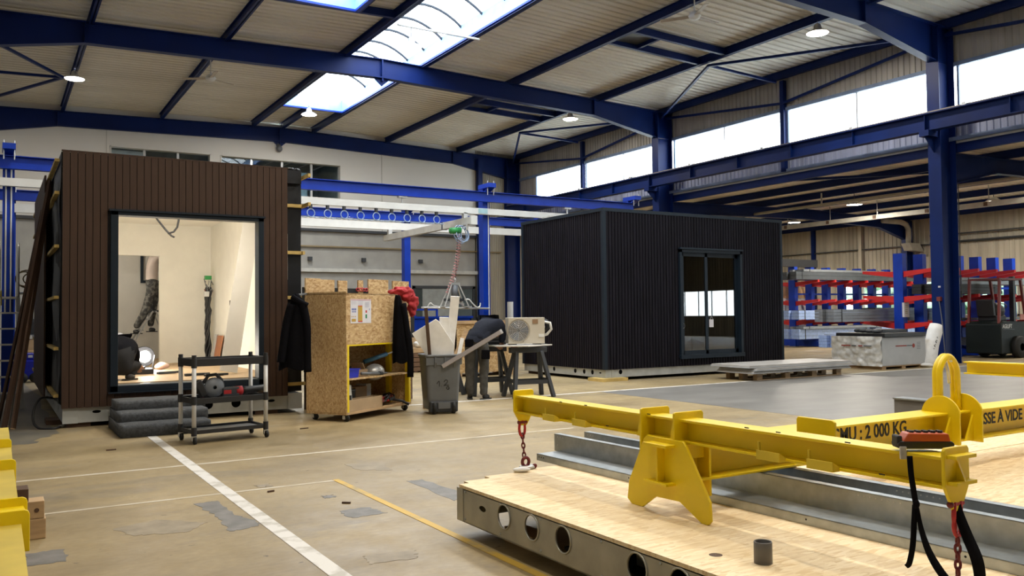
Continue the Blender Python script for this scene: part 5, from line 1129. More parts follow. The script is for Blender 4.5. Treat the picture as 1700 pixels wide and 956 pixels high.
MB().box(-.08, .08, -.002, .03, .07, .15).build('axle_panel', GREYP, wbn, local=True)
def stroke(pts): MB().tube(smooth(pts, 4), .0045, 5).build('handwriting', INK, wbn, local=True)
yb = lambda z: .0185-.0385*(z-.2)/.52*1.0+.012
def hw(x, z): return (x, .03-.03*(z-.2)/.52-.0025, z)
stroke([hw(-.095, .395), hw(-.065, .43), hw(-.06, .36)]); stroke([hw(-.035, .365), hw(-.03, .362)]); stroke([hw(.0, .415), hw(.018, .44), hw(.045, .435), hw(.045, .41), hw(.02, .385), hw(.0, .37), hw(.03, .375), hw(.065, .372)]); stroke([hw(.05, .36), hw(.035, .335), hw(.055, .315), hw(.07, .335), hw(.055, .36)])
def scrap(name, lab, cat, a, b_, w, th, up, m): 
    t = thing(name, lab, cat, a); MB().bar(a, b_, w, th, up).build('board', m, t); return t
Fv = (.45, .89, 0)
t = thing('foam_board', 'broad tilted white foam board rising from the wheelie bin', 'foam board', (5.0, 10.1, .6))
def pane2(pts, off, th, m, t, name='board'):      # flat cut sheet standing in the bin, facing the hall's open side
    o = Vector((4.96, 10.05, 0)); ax = Vector((.88, -.47, .0)); nn = Vector((.47, .88, .12)).normalized()
    vs = [o+ax*x+Vector((0, 0, z))+nn*(off+e*th) for e in (0, 1) for x, z in pts]; n = len(pts)
    return MB().add(vs, [tuple(reversed(range(n))), tuple(range(n, 2*n))]+[(i, (i+1) % n, n+(i+1) % n, n+i) for i in range(n)]).build(name, m, t)
pane2([(-.05, .35), (-.145, .79), (-.31, 1.05), (.0, 1.235), (.04, 1.21), (.24, .90), (.17, .6), (.12, .35)], 0, .03, FOAM, t)
t = thing('foam_board', 'short white foam offcut behind the broad board in the wheelie bin', 'foam board', (5.0, 10.1, .6)); pane2([(.03, .4), (.05, 1.255), (.17, 1.25), (.21, .9), (.14, .4)], .05, .03, FOAM, t)
t = thing('foam_board', 'tall narrow white foam strip standing upright in the wheelie bin', 'foam board', (5.0, 10.1, .6)); pane2([(.10, .4), (.20, 1.53), (.32, 1.52), (.19, .4)], .09, .03, FOAM, t)
t = scrap('dark_plank', 'dark brown plank standing at the left in the wheelie bin', 'plank', (4.90, 10.05, .4), (4.80, 10.01, 1.385), .045, .035, Fv, DTIMB); t['label'] = t['label']
scrap('wood_offcut', 'short pale wood offcut sticking out of the bin at the right', 'offcut', (5.10, 10.0, .5), (5.42, 10.05, 1.08), .06, .025, Fv, TIMBER)
t = scrap('grey_strip', 'long grey strip leaning out of the wheelie bin in front of the worker', 'strip', (4.98, 9.90, .62), (5.72, 9.62, 1.07), .02, .055, (.2, .3, 1), mat('grey_composite', (.24, .21, .20), .6)); MB().bar((5.70, 9.628, 1.058), (5.724, 9.618, 1.072), .024, .058, (.2, .3, 1)).build('strip_end', CARD, t)
for (a, b_, m, lab) in (((5.16, 10.12, .55), (5.30, 10.2, 1.0), BATTEN, 'small splintered wood piece among the bin scrap'), ((5.2, 9.98, .5), (5.34, 10.02, .98), FOAM, 'small white scrap at the right rim of the bin')):
    scrap('scrap_piece', lab, 'scrap', a, b_, .05, .02, Fv, m)

# ------------------------------------------------------------------ trestles, table board, outdoor unit
def trestle(loc, rz, lab, L=.62, H=.775):
    t = thing('trestle', lab, 'trestle', loc, rz, None)
    MB().box(-L/2, L/2, -.05, .05, H-.085, H).build('top_beam', DGREY, t, local=True, bev=.008)
    for sx in (-1, 1):
        for sy in (-1, 1):
            MB().bar((sx*(L/2-.1), sy*.035, H-.07), (sx*(L/2+.02), sy*.23, .0), .055, .075, (0, 1, 0)).build('leg', DGREY, t, local=True, bev=.006)
        MB().bar((sx*(L/2-.02), -.16, .26), (sx*(L/2-.02), .16, .26), .03, .055).build('end_brace', DGREY, t, local=True)
    for sy in (-1, 1): MB().bar((-L/2+.02, sy*.17, .24), (L/2-.02, sy*.17, .24), .03, .06).build('side_brace', DGREY, t, local=True)
    MB().box(-L/2+.03, -L/2+.12, -.04, .04, H, H+.012).build('top_pad', REDB, t, local=True)
    return t
trestle((7.14, 11.22, 0), -.15, 'dark plastic trestle at the right under the outdoor unit'); trestle((6.84, 11.95, 0), -.15, 'dark plastic trestle behind the worker legs under the table board')
trestle((6.36, 12.45, 0), 1.2, 'dark plastic trestle half hidden left of the bending worker', .5, .8)
t = thing('table_board', 'pale board lying across the two trestles under the outdoor unit', 'table board', (7.0, 11.6, .79)); MB().prism([(6.62, 11.35), (7.0, 10.98), (7.62, 11.25), (7.58, 12.2), (6.75, 12.2)], 'z', .7885, .806).build('board', mat('pale_laminate', (.62, .60, .56), .45, var=.03), t)
ac = thing('outdoor_unit', 'beige air conditioning outdoor unit on the trestle table', 'air conditioner', (7.19, 11.34, .807), -.36)
MB().box(-.29, .30, 0, .26, .015, .43).build('casing', BEIGEAC, ac, local=True, bev=.008)
f_ = MB(); f_.lathe([(.165, -.004), (.185, -.008), (.185, .01)], (-.125, 0, .225), 28, Matrix.Rotation(math.radians(90), 3, 'X')); f_ = f_.build('fan_ring', BEIGEAC, ac, local=True)
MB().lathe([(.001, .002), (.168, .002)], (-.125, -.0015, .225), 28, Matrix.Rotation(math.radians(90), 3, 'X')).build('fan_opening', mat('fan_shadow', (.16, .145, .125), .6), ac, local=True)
m_ = MB()
for r in (.03, .055, .08, .105, .13, .155): m_.tube([(-.125+r*math.cos(a), -.008, .225+r*math.sin(a)) for a in [2*math.pi*j/24 for j in range(24)]], .0022, 5, True)
for k in range(12): a = k*math.pi/6; m_.bar((-.125+.03*math.cos(a), -.008, .225+.03*math.sin(a)), (-.125+.17*math.cos(a), -.008, .225+.17*math.sin(a)), .003)
m_.build('fan_grille', ALU, ac, local=True, kind='stuff')
for k in range(3): M = Matrix.Translation((-.125, -.004, .225)) @ Matrix.Rotation(k*2.09, 4, 'Y'); MB().prism([(0, 0), (.05, .03), (.15, .06), (.15, -.05), (.04, -.02)], 'y', -.001, .001).build('fan_blade', GREYP, ac, local=True).matrix_basis = M
MB().box(.10, .19, -.006, -.001, .33, .40).build('name_plate', mat('brown_print', (.26, .16, .09), .6), ac, local=True); MB().box(.20, .29, -.008, 0, .12, .17).build('side_handle', WPLAST, ac, local=True)
for x in (-.2, .2): MB().box(x-.05, x+.05, .02, .24, 0, .016).build('foot', GREYP, ac, local=True)
MB().tube([(.31, .1, .36), (.40, .05, .34), (.42, .05, .24), (.36, .1, .16), (.30, .12, .14)], .022, 8).build('insulated_pipe', WPLAST, ac, True, local=True); MB().tube([(.30, .14, .40), (.37, .12, .38), (.385, .12, .26), (.30, .14, .20)], .02, 8).build('insulated_pipe', BLACK, ac, True, local=True)
t = thing('pipe_stand', 'pale angled metal bracket standing behind the outdoor unit', 'bracket', (7.55, 11.7, .80)); MB().bar((7.60, 11.6, .806), (7.60, 11.6, 1.09), .04, .03).bar((7.42, 11.65, 1.08), (7.68, 11.55, 1.08), .03, .03).build('bracket_arm', CARD, t); MB().cyl((7.36, 12.1, .80), (7.36, 12.1, 1.5), .05, 10).build('duct_end', CARD, t)
t = thing('router_table', 'black machine with ribbed side lying on the table beyond the worker hands', 'machine', (6.95, 11.95, .807)); MB().box(6.72, 7.1, 11.8, 12.1, .807, 1.02).build('machine_body', BLACK, t, bev=.01)
for z in (.85, .9, .95): MB().box(6.71, 7.11, 11.785, 11.8, z, z+.02).build('machine_rib', GREYP, t)

# ------------------------------------------------------------------ light workshop crane between the cabins
gc = thing('workshop_crane', 'bright blue workshop crane gantry with pale rails between the two cabins', 'gantry crane', (9.77, 17, 0))
def gbeam(y, x0, x1, z0, z1):
    b = MB(); b.box(x0, x1, y-.006, y+.006, z0, z1); b.box(x0, x1, y-.07, y+.07, z1-.014, z1); b.box(x0, x1, y-.07, y+.07, z0, z0+.014); b.build('beam', BLUE, gc)
gbeam(17, -1.3, 14.1, 3.90, 4.13); gbeam(21.3, -1.3, 14.1, 3.88, 4.11)
for x, y, zt in ((.2, 17, 4.22), (9.77, 17, 4.22), (14.1, 17, 4.20), (9.72, 21.3, 4.2), (.3, 21.3, 4.2), (14.1, 21.3, 4.2)):
    yy = y+.2; MB().box(x-.09, x+.09, yy-.1, yy+.1, 0, zt).build('post', BLUE, gc); MB().box(x-.16, x+.16, yy-.16, yy+.16, 0, .02).build('base_plate', BLUE, gc)
    MB().box(x-.1, x+.1, y-.2, yy+.1, zt, zt+.1).bar((x, yy-.1, zt-.1), (x, y-.16, zt+.0), .16, .02).build('head_bracket', BLUE, gc)
    for k in (-.08, .08): MB().cyl((x+k, y-.12, 4.05), (x+k, y-.12, zt+.16), .01, 6).build('tie_rod', ALU, gc)
MB().cyl((9.82, 17.09, .7), (9.82, 17.09, 3.9), .012, 6).build('conduit', WPAINT, gc)
for x in (.16, .24): MB().cyl((x, 17.09, 1.4), (x, 17.09, 3.9), .014, 6).build('conduit', WPAINT, gc)
def rail(y, x0, x1, z0, z1):
    MB().prism([(y-.05, z0), (y-.015, z0), (y-.015, z0+.05), (y+.015, z0+.05), (y+.015, z0), (y+.05, z0), (y+.05, z1), (y-.05, z1)], 'x', x0, x1).build('rail', WPAINT, gc)
rail(17, -1.3, 13.6, 3.60, 3.74); rail(21.3, -1.3, 13.6, 3.62, 3.81)
for y, x in [(17, v) for v in (1.5, 4, 7.6, 12)]+[(21.3, v) for v in (4.5, 8, 12.2)]: MB().bar((x, y, 3.72), (x, y, 3.92), .03, .03).bar((x-.1, y, 3.88), (x+.1, y, 3.88), .1, .04).build('rail_hanger', ALU, gc)
for x in (9.6,): MB().box(x-.12, x+.12, 16.94, 17.06, 3.62, 3.73).build('rail_joint', mat('pale_cyan', (.35, .55, .6), .5), gc)
br = thing('bridge_rail', 'pale aluminium bridge rail hanging crosswise under the blue crane beams', 'rail', (9.15, 18.7, 3.4))
MB().prism([(9.09, 3.33), (9.13, 3.33), (9.13, 3.38), (9.17, 3.38), (9.17, 3.33), (9.21, 3.33), (9.21, 3.49), (9.09, 3.49)], 'y', 16.6, 21.6).build('rail_profile', mat('ivory_rail', (.60, .585, .54), .4), br)
for y in (17, 21.3): MB().box(9.1, 9.2, y-.05, y+.05, 3.49, 3.62).build('trolley', ALU, br)
MB().box(9.07, 9.23, 16.55, 16.62, 3.31, 3.51).build('end_cap', WPLAST, br); MB().box(9.08, 9.22, 18.0, 18.06, 3.32, 3.50).build('band', GREYP, br)
fs = thing('festoon_cable', 'pale blue festoon cable hanging in loops below the crane rail', 'cable', (7, 17, 3.5))
P = []
for k in range(9):
    x = 5.55+k*.36; z0 = 3.50
    MB().box(x-.025, x+.025, 16.96, 17.04, z0+.02, z0+.10).build('cable_trolley', DGREY, fs)
    P = [(x-.18, 17, 3.34), (x-.1, 17, 3.33)]+[(x+.085*math.sin(a), 16.98+.02*math.cos(a/2), 3.42-.085*math.cos(a)) for a in [-.6+j*(2*math.pi+1.2)/16 for j in range(17)]]+[(x+.1, 17, 3.33), (x+.18, 17, 3.34)]
    MB().tube(P, .011, 6).build('cable_loop', HOSE, fs, True)
hc = thing('hose_coil', 'pale blue hose coil with green coupling hanging at the bridge rail end', 'hose', (9.0, 16.9, 3.3))
for k, (dx, r) in enumerate(((0, .19), (.06, .18), (-.08, .13), (.12, .14), (.03, .21))): MB().tube([(9.0+dx+r*math.cos(a)*.75, 16.85+.04*k+.05*math.sin(a), 3.12+r*math.sin(a)) for a in [2*math.pi*j/20 for j in range(20)]], .011, 6, True).build('coil_turn', HOSE, hc, True)
MB().cyl((8.72, 16.9, 3.18), (8.98, 16.9, 3.20), .07, 12).build('coupling', GREEN, hc, True); MB().cyl((9.1, 16.8, 3.2), (9.1, 16.8, 3.36), .03, 8).build('coil_hook', ALU, hc)
sp = thing('spiral_hose', 'pink spiral air hose dropping to the vacuum lifter', 'hose', (8.9, 17, 2.8))
m_ = [(9.0-.32*(j/150)**2+.05*math.cos(j*.85), 17+.05*math.sin(j*.85), 3.1-1.35*j/150) for j in range(150)]
MB().tube(m_, .008, 5).build('hose_spiral', HOSER, sp, True)
vl = thing('vacuum_lifter', 'aluminium vacuum lifting frame hanging between the cabins', 'vacuum lifter', (8.9, 17, 1.5))
MB().cyl((8.9, 17, 2.1), (8.98, 17, 3.33), .007, 6).build('lift_cable', DGREY, vl)
MB().cyl((8.05, 17, 1.46), (9.77, 17, 1.43), .022, 10).build('cross_bar', ALU, vl, True)
for s in (-1, 1):
    for yy in (-.12, .12): MB().bar((8.87+s*.09, 17+yy*.4, 1.98), (8.87+s*.30, 17+yy, 1.48), .025, .025).build('frame_leg', ALU, vl)
    MB().box(8.87+s*.31-.06, 8.87+s*.31+.06, 16.86, 17.14, 1.46, 1.49).build('foot_plate', ALU, vl)
MB().box(8.76, 8.98, 16.94, 17.06, 1.97, 2.02).build('frame_head', ALU, vl); MB().ell((8.88, 17, 2.08), (.035, .035, .05), 10, 8).build('lift_ring', ALU, vl, True)
MB().cyl((8.87, 17, 1.65), (8.87, 17, 1.96), .075, 14).build('vacuum_pump', GREYP, vl, True); MB().box(8.62, 9.1, 16.95, 17.05, 1.60, 1.66).build('pump_bracket', DGREY, vl); MB().bar((8.65, 17, 1.52), (8.85, 17, 1.6), .05).bar((8.95, 17, 1.6), (9.1, 17, 1.52), .05).build('valve_block', ALU, vl)
MB().tube(smooth([(9.05, 17, 1.62), (9.2, 16.95, 1.64), (9.3, 16.95, 1.55), (9.42, 16.97, 1.46), (9.52, 17, 1.48), (9.54, 17, 1.56)]), .016, 6).build('vacuum_hose', WPLAST, vl, True)
MB().tube(smooth([(8.2, 17, 1.48), (8.25, 16.97, 1.56), (8.34, 16.97, 1.50), (8.5, 17, 1.48)]), .012, 6).build('vacuum_hose', WPLAST, vl, True)
# things behind the wheelie bin
bx = thing('blue_container', 'big blue open container behind the wheelie bin', 'container', (9.3, 19.2, 0))
for a in ((8.3, 10.4, 19.0, 19.04), (8.3, 10.4, 20.16, 20.2), (8.3, 8.34, 19, 20.2), (10.36, 10.4, 19, 20.2)): MB().box(*a, .1, 1.25).build('side', BLUE, bx)
MB().box(8.3, 10.4, 19, 20.2, .1, .14).build('bottom', BLUE, bx); MB().box(8.27, 10.43, 18.97, 19.05, 1.21, 1.26).build('rim', BLUE, bx)
for x in (8.5, 10.2): MB().box(x-.1, x+.1, 19.1, 20.1, 0, .1).build('runner', BLUE, bx)
tr = thing('blue_trolley', 'small blue frame trolley beyond the container by the grey door', 'trolley', (10.6, 21, 0))
MB().bar((10.2, 22, 1.45), (10.9, 22, 1.45), .05).bar((10.2, 22, 0), (10.2, 22, 1.47), .05).bar((10.9, 22, 0), (10.9, 22, 1.47), .05).build('push_frame', BLUE, tr); MB().box(10.2, 10.9, 22, 23, .2, .3).build('deck', BLUE, tr)
ts = thing('timber_stack', 'stack of brown boards with pale offcuts behind the cabinet and bin', 'timber stack', (8.7, 17.6, 0))
for k in range(4): MB().box(8.0, 9.5, 17.5, 18.3, .03+.105*k, .03+.105*k+.09).build('board', mat('brown_boards', (.15, .085, .05), .6), ts)
for x in (8.1, 9.3): MB().box(x, x+.08, 17.5, 18.3, 0, .03).build('bearer', DTIMB, ts)
pc = thing('wrapped_timber', 'pale wrapped timber pieces on top of the brown board stack', 'timber', (8.7, 17.7, .45))
MB().box(8.0, 9.4, 17.5, 17.9, .445, .55).build('board', TIMBER, pc); MB().ell((8.7, 17.75, .62), (.6, .2, .09), 18, 8, jit=.35).build('film_wrap', FILM, pc, True); MB().box(8.0, 9.5, 17.95, 18.2, .445, .80).build('board', TIMBER, pc)
oc = thing('open_crate', 'strand-board crate behind the bending worker', 'crate', (9.3, 15.6, 0))
for a in ((8.15, 9.65, 15.6, 15.63), (8.15, 9.65, 16.37, 16.4), (8.15, 8.18, 15.6, 16.4), (9.62, 9.65, 15.6, 16.4)): MB().box(*a, .12, 1.16).build('side', OSB, oc)
MB().box(8.15, 9.65, 15.6, 16.4, .08, .12).build('bottom', OSB, oc)
for x in (8.2, 9.5): MB().box(x, x+.1, 15.6, 16.4, 0, .08).build('runner', TIMBER, oc)
MB().box(8.1, 9.7, 15.57, 15.6, 1.10, 1.17).build('top_rail', TIMBER, oc)

# ------------------------------------------------------------------ left edge
for k, (a, b_, w, th, m, lab) in enumerate([((.10, 11.42, 0), (.585, 11.9, 3.0), .10, .028, BROWN, 'front long brown plank leaning on the left flank of the brown cabin'), ((.20, 11.60, 0), (.575, 12.1, 2.85), .10, .022, DTIMB, 'second long dark plank leaning on the left flank of the brown cabin'),
                                           ((.055, 12.6, 0), (.545, 12.95, 2.75), .05, .03, DTIMB, 'thin dark batten leaning on the left flank of the brown cabin'), ((.15, 11.95, 0), (.56, 12.3, 2.9), .05, .03, mat('grey_batten', (.15, .13, .115), .7), 'narrow greyish batten leaning between the brown planks')]):
    t = thing('leaning_plank', lab, 'plank', a); MB().bar(a, b_, w, th, (1, -.4, 0)).build('plank_face', m, t)
    MB().bar((a[0], a[1], .0), (a[0]+(b_[0]-a[0])*.004, a[1]+(b_[1]-a[1])*.004, .012), w+.004, th+.004, (1, -.4, 0)).build('plank_end', TIMBER, t)
ld = thing('platform_ladder', 'aluminium platform ladder with guard rails at the left edge', 'ladder', (.18, 14.5, 0))
for x, xb in ((.06, .0), (.30, .36)):
    for yb, yt in ((14.2, 14.55), (15.3, 14.95)): MB().bar((xb, yb, 0), (x, yt, 1.62), .045, .03).build('stile', ALU, ld)
    MB().tube(smooth([(x, 14.55, 1.6), (x, 14.5, 2.1), (x, 14.5, 2.34), (x, 14.62, 2.42), (x, 14.9, 2.42), (x, 14.97, 2.3), (x, 14.96, 1.6)]), .018, 8).build('guard_rail', ALU, ld, True)
    MB().cyl((x, 14.5, 2.0), (x, 14.96, 2.0), .013, 8).build('knee_rail', ALU, ld)
MB().box(.06, .30, 14.55, 14.96, 1.60, 1.63).build('platform', ALU, ld); MB().bar((.06, 14.56, 1.72), (.06, 14.56, 1.5), .07, .02).build('label_plate', YELD, ld)
for i in range(6): f = (i+1)/7; MB().box(.02+.03*f, .34-.03*f, 14.2+.35*f-.04, 14.2+.35*f+.04, 1.62*f-.012, 1.62*f+.012).build('tread', ALU, ld)
bv = thing('blue_vacuum', 'blue workshop vacuum with black wheel beyond the leaning planks', 'vacuum cleaner', (.6, 20.1, 0))
MB().box(.44, .76, 19.95, 20.35, .06, .46).build('tank', BLUEP, bv, bev=.03); MB().prism([(.46, .46), (.74, .46), (.70, .60), (.52, .60)], 'y', 19.98, 20.3).build('motor_head', BLUEP, bv, bev=.02); MB().box(.60, .68, 19.975, 19.98, .51, .56).build('label', PAPER, bv)
for x in (.5, .72): MB().lathe([(.02, -.02), (.1, -.02), (.1, .02), (.02, .02)], (x, 19.93, .1), 16, Matrix.Rotation(math.radians(90), 3, 'X')).build('wheel', RUBBER, bv, True)
sr = thing('cage_trolley', 'dark wire cage trolley with boards behind the leaning planks', 'trolley', (.8, 21.5, 0))
for x in (.45, 1.35):
    for y in (21.2, 22.0): MB().bar((x, y, 0), (x, y, 1.9), .04).build('post', DGREY, sr)
for z in (.3, .95, 1.85): MB().box(.45, 1.35, 21.2, 22.0, z, z+.03).build('shelf', DGREY, sr)
for x in (.6, .75, .9, 1.05, 1.2): MB().bar((x, 22, .3), (x, 22, 1.85), .015).build('wire', DGREY, sr)
t = thing('brown_carton', 'brown carton on the lower shelf of the dark cage trolley', 'carton', (.8, 21.3, .33)); MB().box(.5, 1.2, 21.22, 21.9, .331, .85).build('carton_body', CBOARD, t); MB().box(.5, 1.2, 21.21, 21.22, .58, .62).build('tape', TIMBER, t)
t = thing('black_toolbox', 'black toolbox on the middle shelf of the dark cage trolley', 'toolbox', (.8, 21.3, .98)); MB().box(.5, 1.25, 21.25, 21.8, .981, 1.25).build('box_body', BLACK, t, bev=.01); MB().box(.7, 1.0, 21.4, 21.5, 1.25, 1.3).build('handle', DGREY, t)
hl_ = thing('hose_loop', 'ochre hose loop hung behind the leaning planks', 'hose', (.5, 15.5, 1.9))
for k, r in enumerate((.13, .16, .10)): MB().tube([(.42+.04*k+r*math.cos(a), 15.9+.02*k, 1.95+r*.9*math.sin(a)) for a in [2*math.pi*j/18 for j in range(18)]], .01, 6, True).build('hose_turn', mat('ochre_pipe', (.24, .18, .09), .6), hl_, True)
MB().tube([(.45, 15.92, 2.05), (.5, 15.95, 2.07), (.60, 15.97, 2.08)], .012, 6).build('hose_hook', BLACK, hl_)
bh = thing('black_hose', 'black hose loop on the floor at the corner of the brown cabin', 'hose', (.5, 11.6, 0))
MB().tube(smooth([(.64, 12.0, .31), (.5, 11.75, .34), (.42, 11.6, .25), (.40, 11.5, .1), (.46, 11.4, .015), (.6, 11.3, .013), (.68, 11.4, .013)]), .014, 7).build('hose_tube', BLACK, bh, True); MB().cyl((.67, 11.4, .014), (.71, 11.44, .014), .02, 8).build('hose_end', ALU, bh)

# ------------------------------------------------------------------ right side: sheets, carton, roll, racks, forklift
pl = thing('pallet', 'wooden pallet under the stack of pale sheets by the black cabin', 'pallet', (13.4, 11.5, 0))
for y in (11.17, 11.53, 11.86):
    for x in (12.18, 12.95, 13.72, 14.45): MB().box(x, x+.14, y, y+.1, .02, .115).build('block', TIMBER, pl)
    MB().box(12.18, 14.59, y, y+.1, 0, .02).build('bottom_board', TIMBER, pl)
for k in range(9): MB().box(12.16+k*.285, 12.16+k*.285+.15, 11.15, 11.98, .115, .138).build('deck_board', TIMBER, pl)
PG = mat('pale_sheet', (.46, .44, .42), .4)
for k, (x0, x1, y0, y1, z, lab) in enumerate([(11.95, 14.75, 11.05, 12.0, .139, 'lowest pale sheet stack on the wooden pallet'), (12.0, 14.8, 11.03, 11.98, .192, 'middle pale sheet stack on the wooden pallet'), (11.9, 14.85, 11.1, 12.1, .245, 'topmost pale sheet stack on the wooden pallet')]):
    t = thing('sheet_stack', lab, 'sheets', (13.4, 11.5, z))
    for j in range(3): MB().box(x0+.02*j, x1-.015*j, y0+.01*j, y1, z+.016*j, z+.016*j+.013).build('sheet', PG if j else CARD, t)
cbx_ = thing('wrapped_carton', 'large pale carton wrapped in film with black insulation on top', 'carton', (17.2, 12.1, 0))
MB().box(16.47, 18.05, 11.55, 12.8, .075, .70).build('carton_body', CARD, cbx_, bev=.01)
for x in (16.5, 17.2, 17.85): MB().box(x, x+.14, 11.58, 12.75, 0, .055).build('runner', TIMBER, cbx_)
MB().box(16.47, 18.05, 11.56, 12.8, .055, .075).build('deck', TIMBER, cbx_)
b = MB(); vs = []; nu, nv = 44, 22
for k in range(nv+1):
    for i in range(nu+1):
        y = 11.53+1.29*i/nu; z = .07+.65*k/nv; q = Vector((y*5, z*6, 1.3)); vs.append((16.455-.085*abs(noise.noise(q))-.05*abs(noise.noise(q*2.7)), y, z))
b.add(vs, [(k*(nu+1)+i, k*(nu+1)+i+1, (k+1)*(nu+1)+i+1, (k+1)*(nu+1)+i) for k in range(nv) for i in range(nu)]).build('film', FILM, cbx_, True)
MR = mat('red_brown_print', (.30, .05, .04), .7)
for a, b_ in ((16.95, 17.35), (17.36, 17.55)): MB().box(a, b_, 11.547, 11.549, .49, .515).build('print', MR if a < 17 else GREYP, cbx_)
MB().prism([(17.60+.045*math.cos(a), .50+.045*math.sin(a)) for a in [2*math.pi*j/14 for j in range(14)][:7]]+[(17.55, .49), (17.57, .46), (17.60, .445), (17.63, .46), (17.65, .49)], 'y', 11.546, 11.549).build('print', MR, cbx_)
for k in range(5): MB().box(17.72, 17.85, 11.547, 11.549, .42+.035*k, .43+.035*k).build('print', GREYP, cbx_)
for y0, y1, m in ((12.52, 12.28, MR), (12.26, 12.14, GREYP), (12.08, 11.98, MR), (11.95, 11.75, GREYP)): MB().box(16.385, 16.392, y1, y0, .50, .525).build('print', m, cbx_)
t = thing('insulation_slab', 'black insulation slab lying on the pale wrapped carton', 'insulation', (17.2, 12.1, .7)); MB().box(16.5, 18.0, 11.5, 12.75, .701, .79).build('slab', BLACK, t, bev=.01)
for k in range(4): MB().ell((16.75+.12*k, 11.85+.25*k, .83), (.11, .09, .045), 12, 8, jit=.4).build('loose_piece', DGREY, t, True)
MB().box(17.0, 17.9, 11.9, 12.6, .79, .86).build('upper_slab', DGREY, t, bev=.01)
t = thing('white_roll', 'white wrapped roll standing against the near blue column', 'roll', (18.2, 11.55, 0))
b = MB(); b.tube([(18.16, 11.58, .01), (18.2, 11.57, .2), (18.3, 11.56, .5), (18.42, 11.55, .8), (18.47, 11.55, .95)], [.19, .17, .155, .16, .13], 18); b.build('roll_body', FILM if False else FOAM, t, True)
MB().ell((18.02, 11.50, .05), (.16, .12, .05), 14, 8, jit=.6).build('wrap_tail', FOAM, t, True)
for k in range(7): c = Vector((18.12+.035*k, 11.395+.004*k, .42+.045*k)); MB().bar(c+Vector((-.012, 0, .03*(k % 2))), c+Vector((.02, 0, -.015)), .016, .006).build('print', INK, t)
t = thing('wall_hose', 'thin grey hose hanging down the near blue column', 'hose', (19.0, 11.9, 1)); MB().tube(smooth([(19.18, 11.9, 1.5), (19.2, 11.86, 1.1), (19.15, 11.8, .7), (19.2, 11.8, .25), (19.22, 11.82, .0)]), .012, 6).build('hose_tube', GREYP, t, True); MB().box(19.16, 19.24, 11.86, 11.95, 1.5, 1.6).build('valve', REDB, t)
t = thing('drop_cable', 'black cable with pendant switch hanging right of the near blue column', 'cable', (20.5, 12.2, 2)); MB().cyl((20.6, 12.2, 1.75), (20.6, 12.2, 5.36), .012, 6).build('cable', BLACK, t); MB().cyl((20.6, 12.2, 1.6), (20.6, 12.2, 1.76), .035, 8).build('switch', BLACK, t)

def rack(x0, n, pitch, y, H, levels, lab, sides):
    t = thing('cantilever_rack', lab, 'rack', (x0, y, 0))
    for i in range(n):
        x = x0+i*pitch; MB().box(x-.09, x+.09, y-.14, y+.14, .0, H).build('upright', RACKBLUE, t)
        for s in sides: MB().prism([(y, .02), (y+s*1.15, .02), (y+s*1.15, .2), (y, .30)], 'x', x-.06, x+.06).build('base_arm', RACKBLUE, t)
        for z in levels:
            for s in sides:
                MB().prism([(y+s*.14, z-.16), (y+s*1.15, z-.02), (y+s*1.15, z+.06), (y+s*.14, z)], 'x', x-.045, x+.045).build('arm', RED, t)
    for z in (.6, 1.9): MB().box(x0, x0+(n-1)*pitch, y-.03, y+.03, z, z+.06).build('rack_brace', RACKBLUE, t)
    return t
LV = (.93, 1.66, 2.36)
rack(25.33, 8, .925, 21.4, 2.94, LV, 'blue cantilever rack with red arms along the far windows', (-1, 1))
rb_ = rack(21.4, 7, .925, 14.4, 2.86, LV, 'blue cantilever rack with red arms beside the near blue column', (-1, 1))
MB().box(21.26, 21.305, 14.2, 14.255, 1.1, 1.5).build('sign', PAPER, rb_); MB().box(21.25, 21.55, 14.245, 14.255, 1.10, 1.50).build('sign', PAPER, rb_)
for k in range(5): MB().box(21.32, 21.48, 14.243, 14.246, 1.2+.05*k, 1.215+.05*k).build('print', mat('olive_print', (.30, .32, .08), .7), rb_)
PBL = mat('pale_blue_profile', (.36, .50, .86), .4, var=.12, scale=12); DGP = mat('dark_grey_profile', (.10, .11, .125), .4, metal=.4); MGP = mat('mid_grey_profile', (.26, .28, .31), .4, metal=.4)
def bundle(x0, x1, y, z, nx, nz, w, h, m, lab, ext=0):
    t = thing('profile_bundle', lab, 'steel profiles', ((x0+x1)/2, y, z))
    for k in range(nz):
        for i in range(nx): MB().box(x0+.06*((i*7+k*3) % 3), x1-.08*((i*5+k) % 4), y+i*w, y+(i+1)*w-.008, z+k*h, z+(k+1)*h-.006).build('profile', m, t)
    for x in (x0+.3, x1-.4): MB().box(x, x+.04, y-.006, y+nx*w, z-.001, z+nz*h+.002).build('strap', DGREY, t)
    return t
bundle(24.2, 31.5, 20.3, 2.425, 6, 2, .14, .14, DGP, 'dark grey profiles on the top level of the far rack')
bundle(24.6, 29.2, 20.3, 2.71, 4, 1, .16, .09, MGP, 'mid grey profiles lying on the dark ones at the top of the far rack')
bundle(24.3, 28.4, 20.3, .995, 5, 3, .15, .11, PBL, 'pale blue profiles on the second level of the far rack')
bundle(24.3, 28.4, 20.3, .30, 5, 3, .16, .12, PBL, 'pale blue profiles on the base of the far rack')
bundle(24.4, 28.9, 20.2, .66, 4, 1, .15, .09, MGP, 'grey profiles topping the base load of the far rack')
bundle(28.6, 31.6, 20.3, .995, 6, 4, .12, .1, BLACK, 'black profile pack on the second level of the far rack')
bundle(28.6, 31.6, 20.3, .30, 6, 3, .14, .13, PBL, 'pale profile pack low on the far rack at its right')
bundle(18.9, 24, 14.65, .995, 6, 4, .12, .085, MGP, 'brown grey profile pack reaching left of the near rack')
bundle(19.2, 23.4, 14.65, .30, 5, 4, .16, .085, PBL, 'pale blue profile pack low behind the near rack sign')
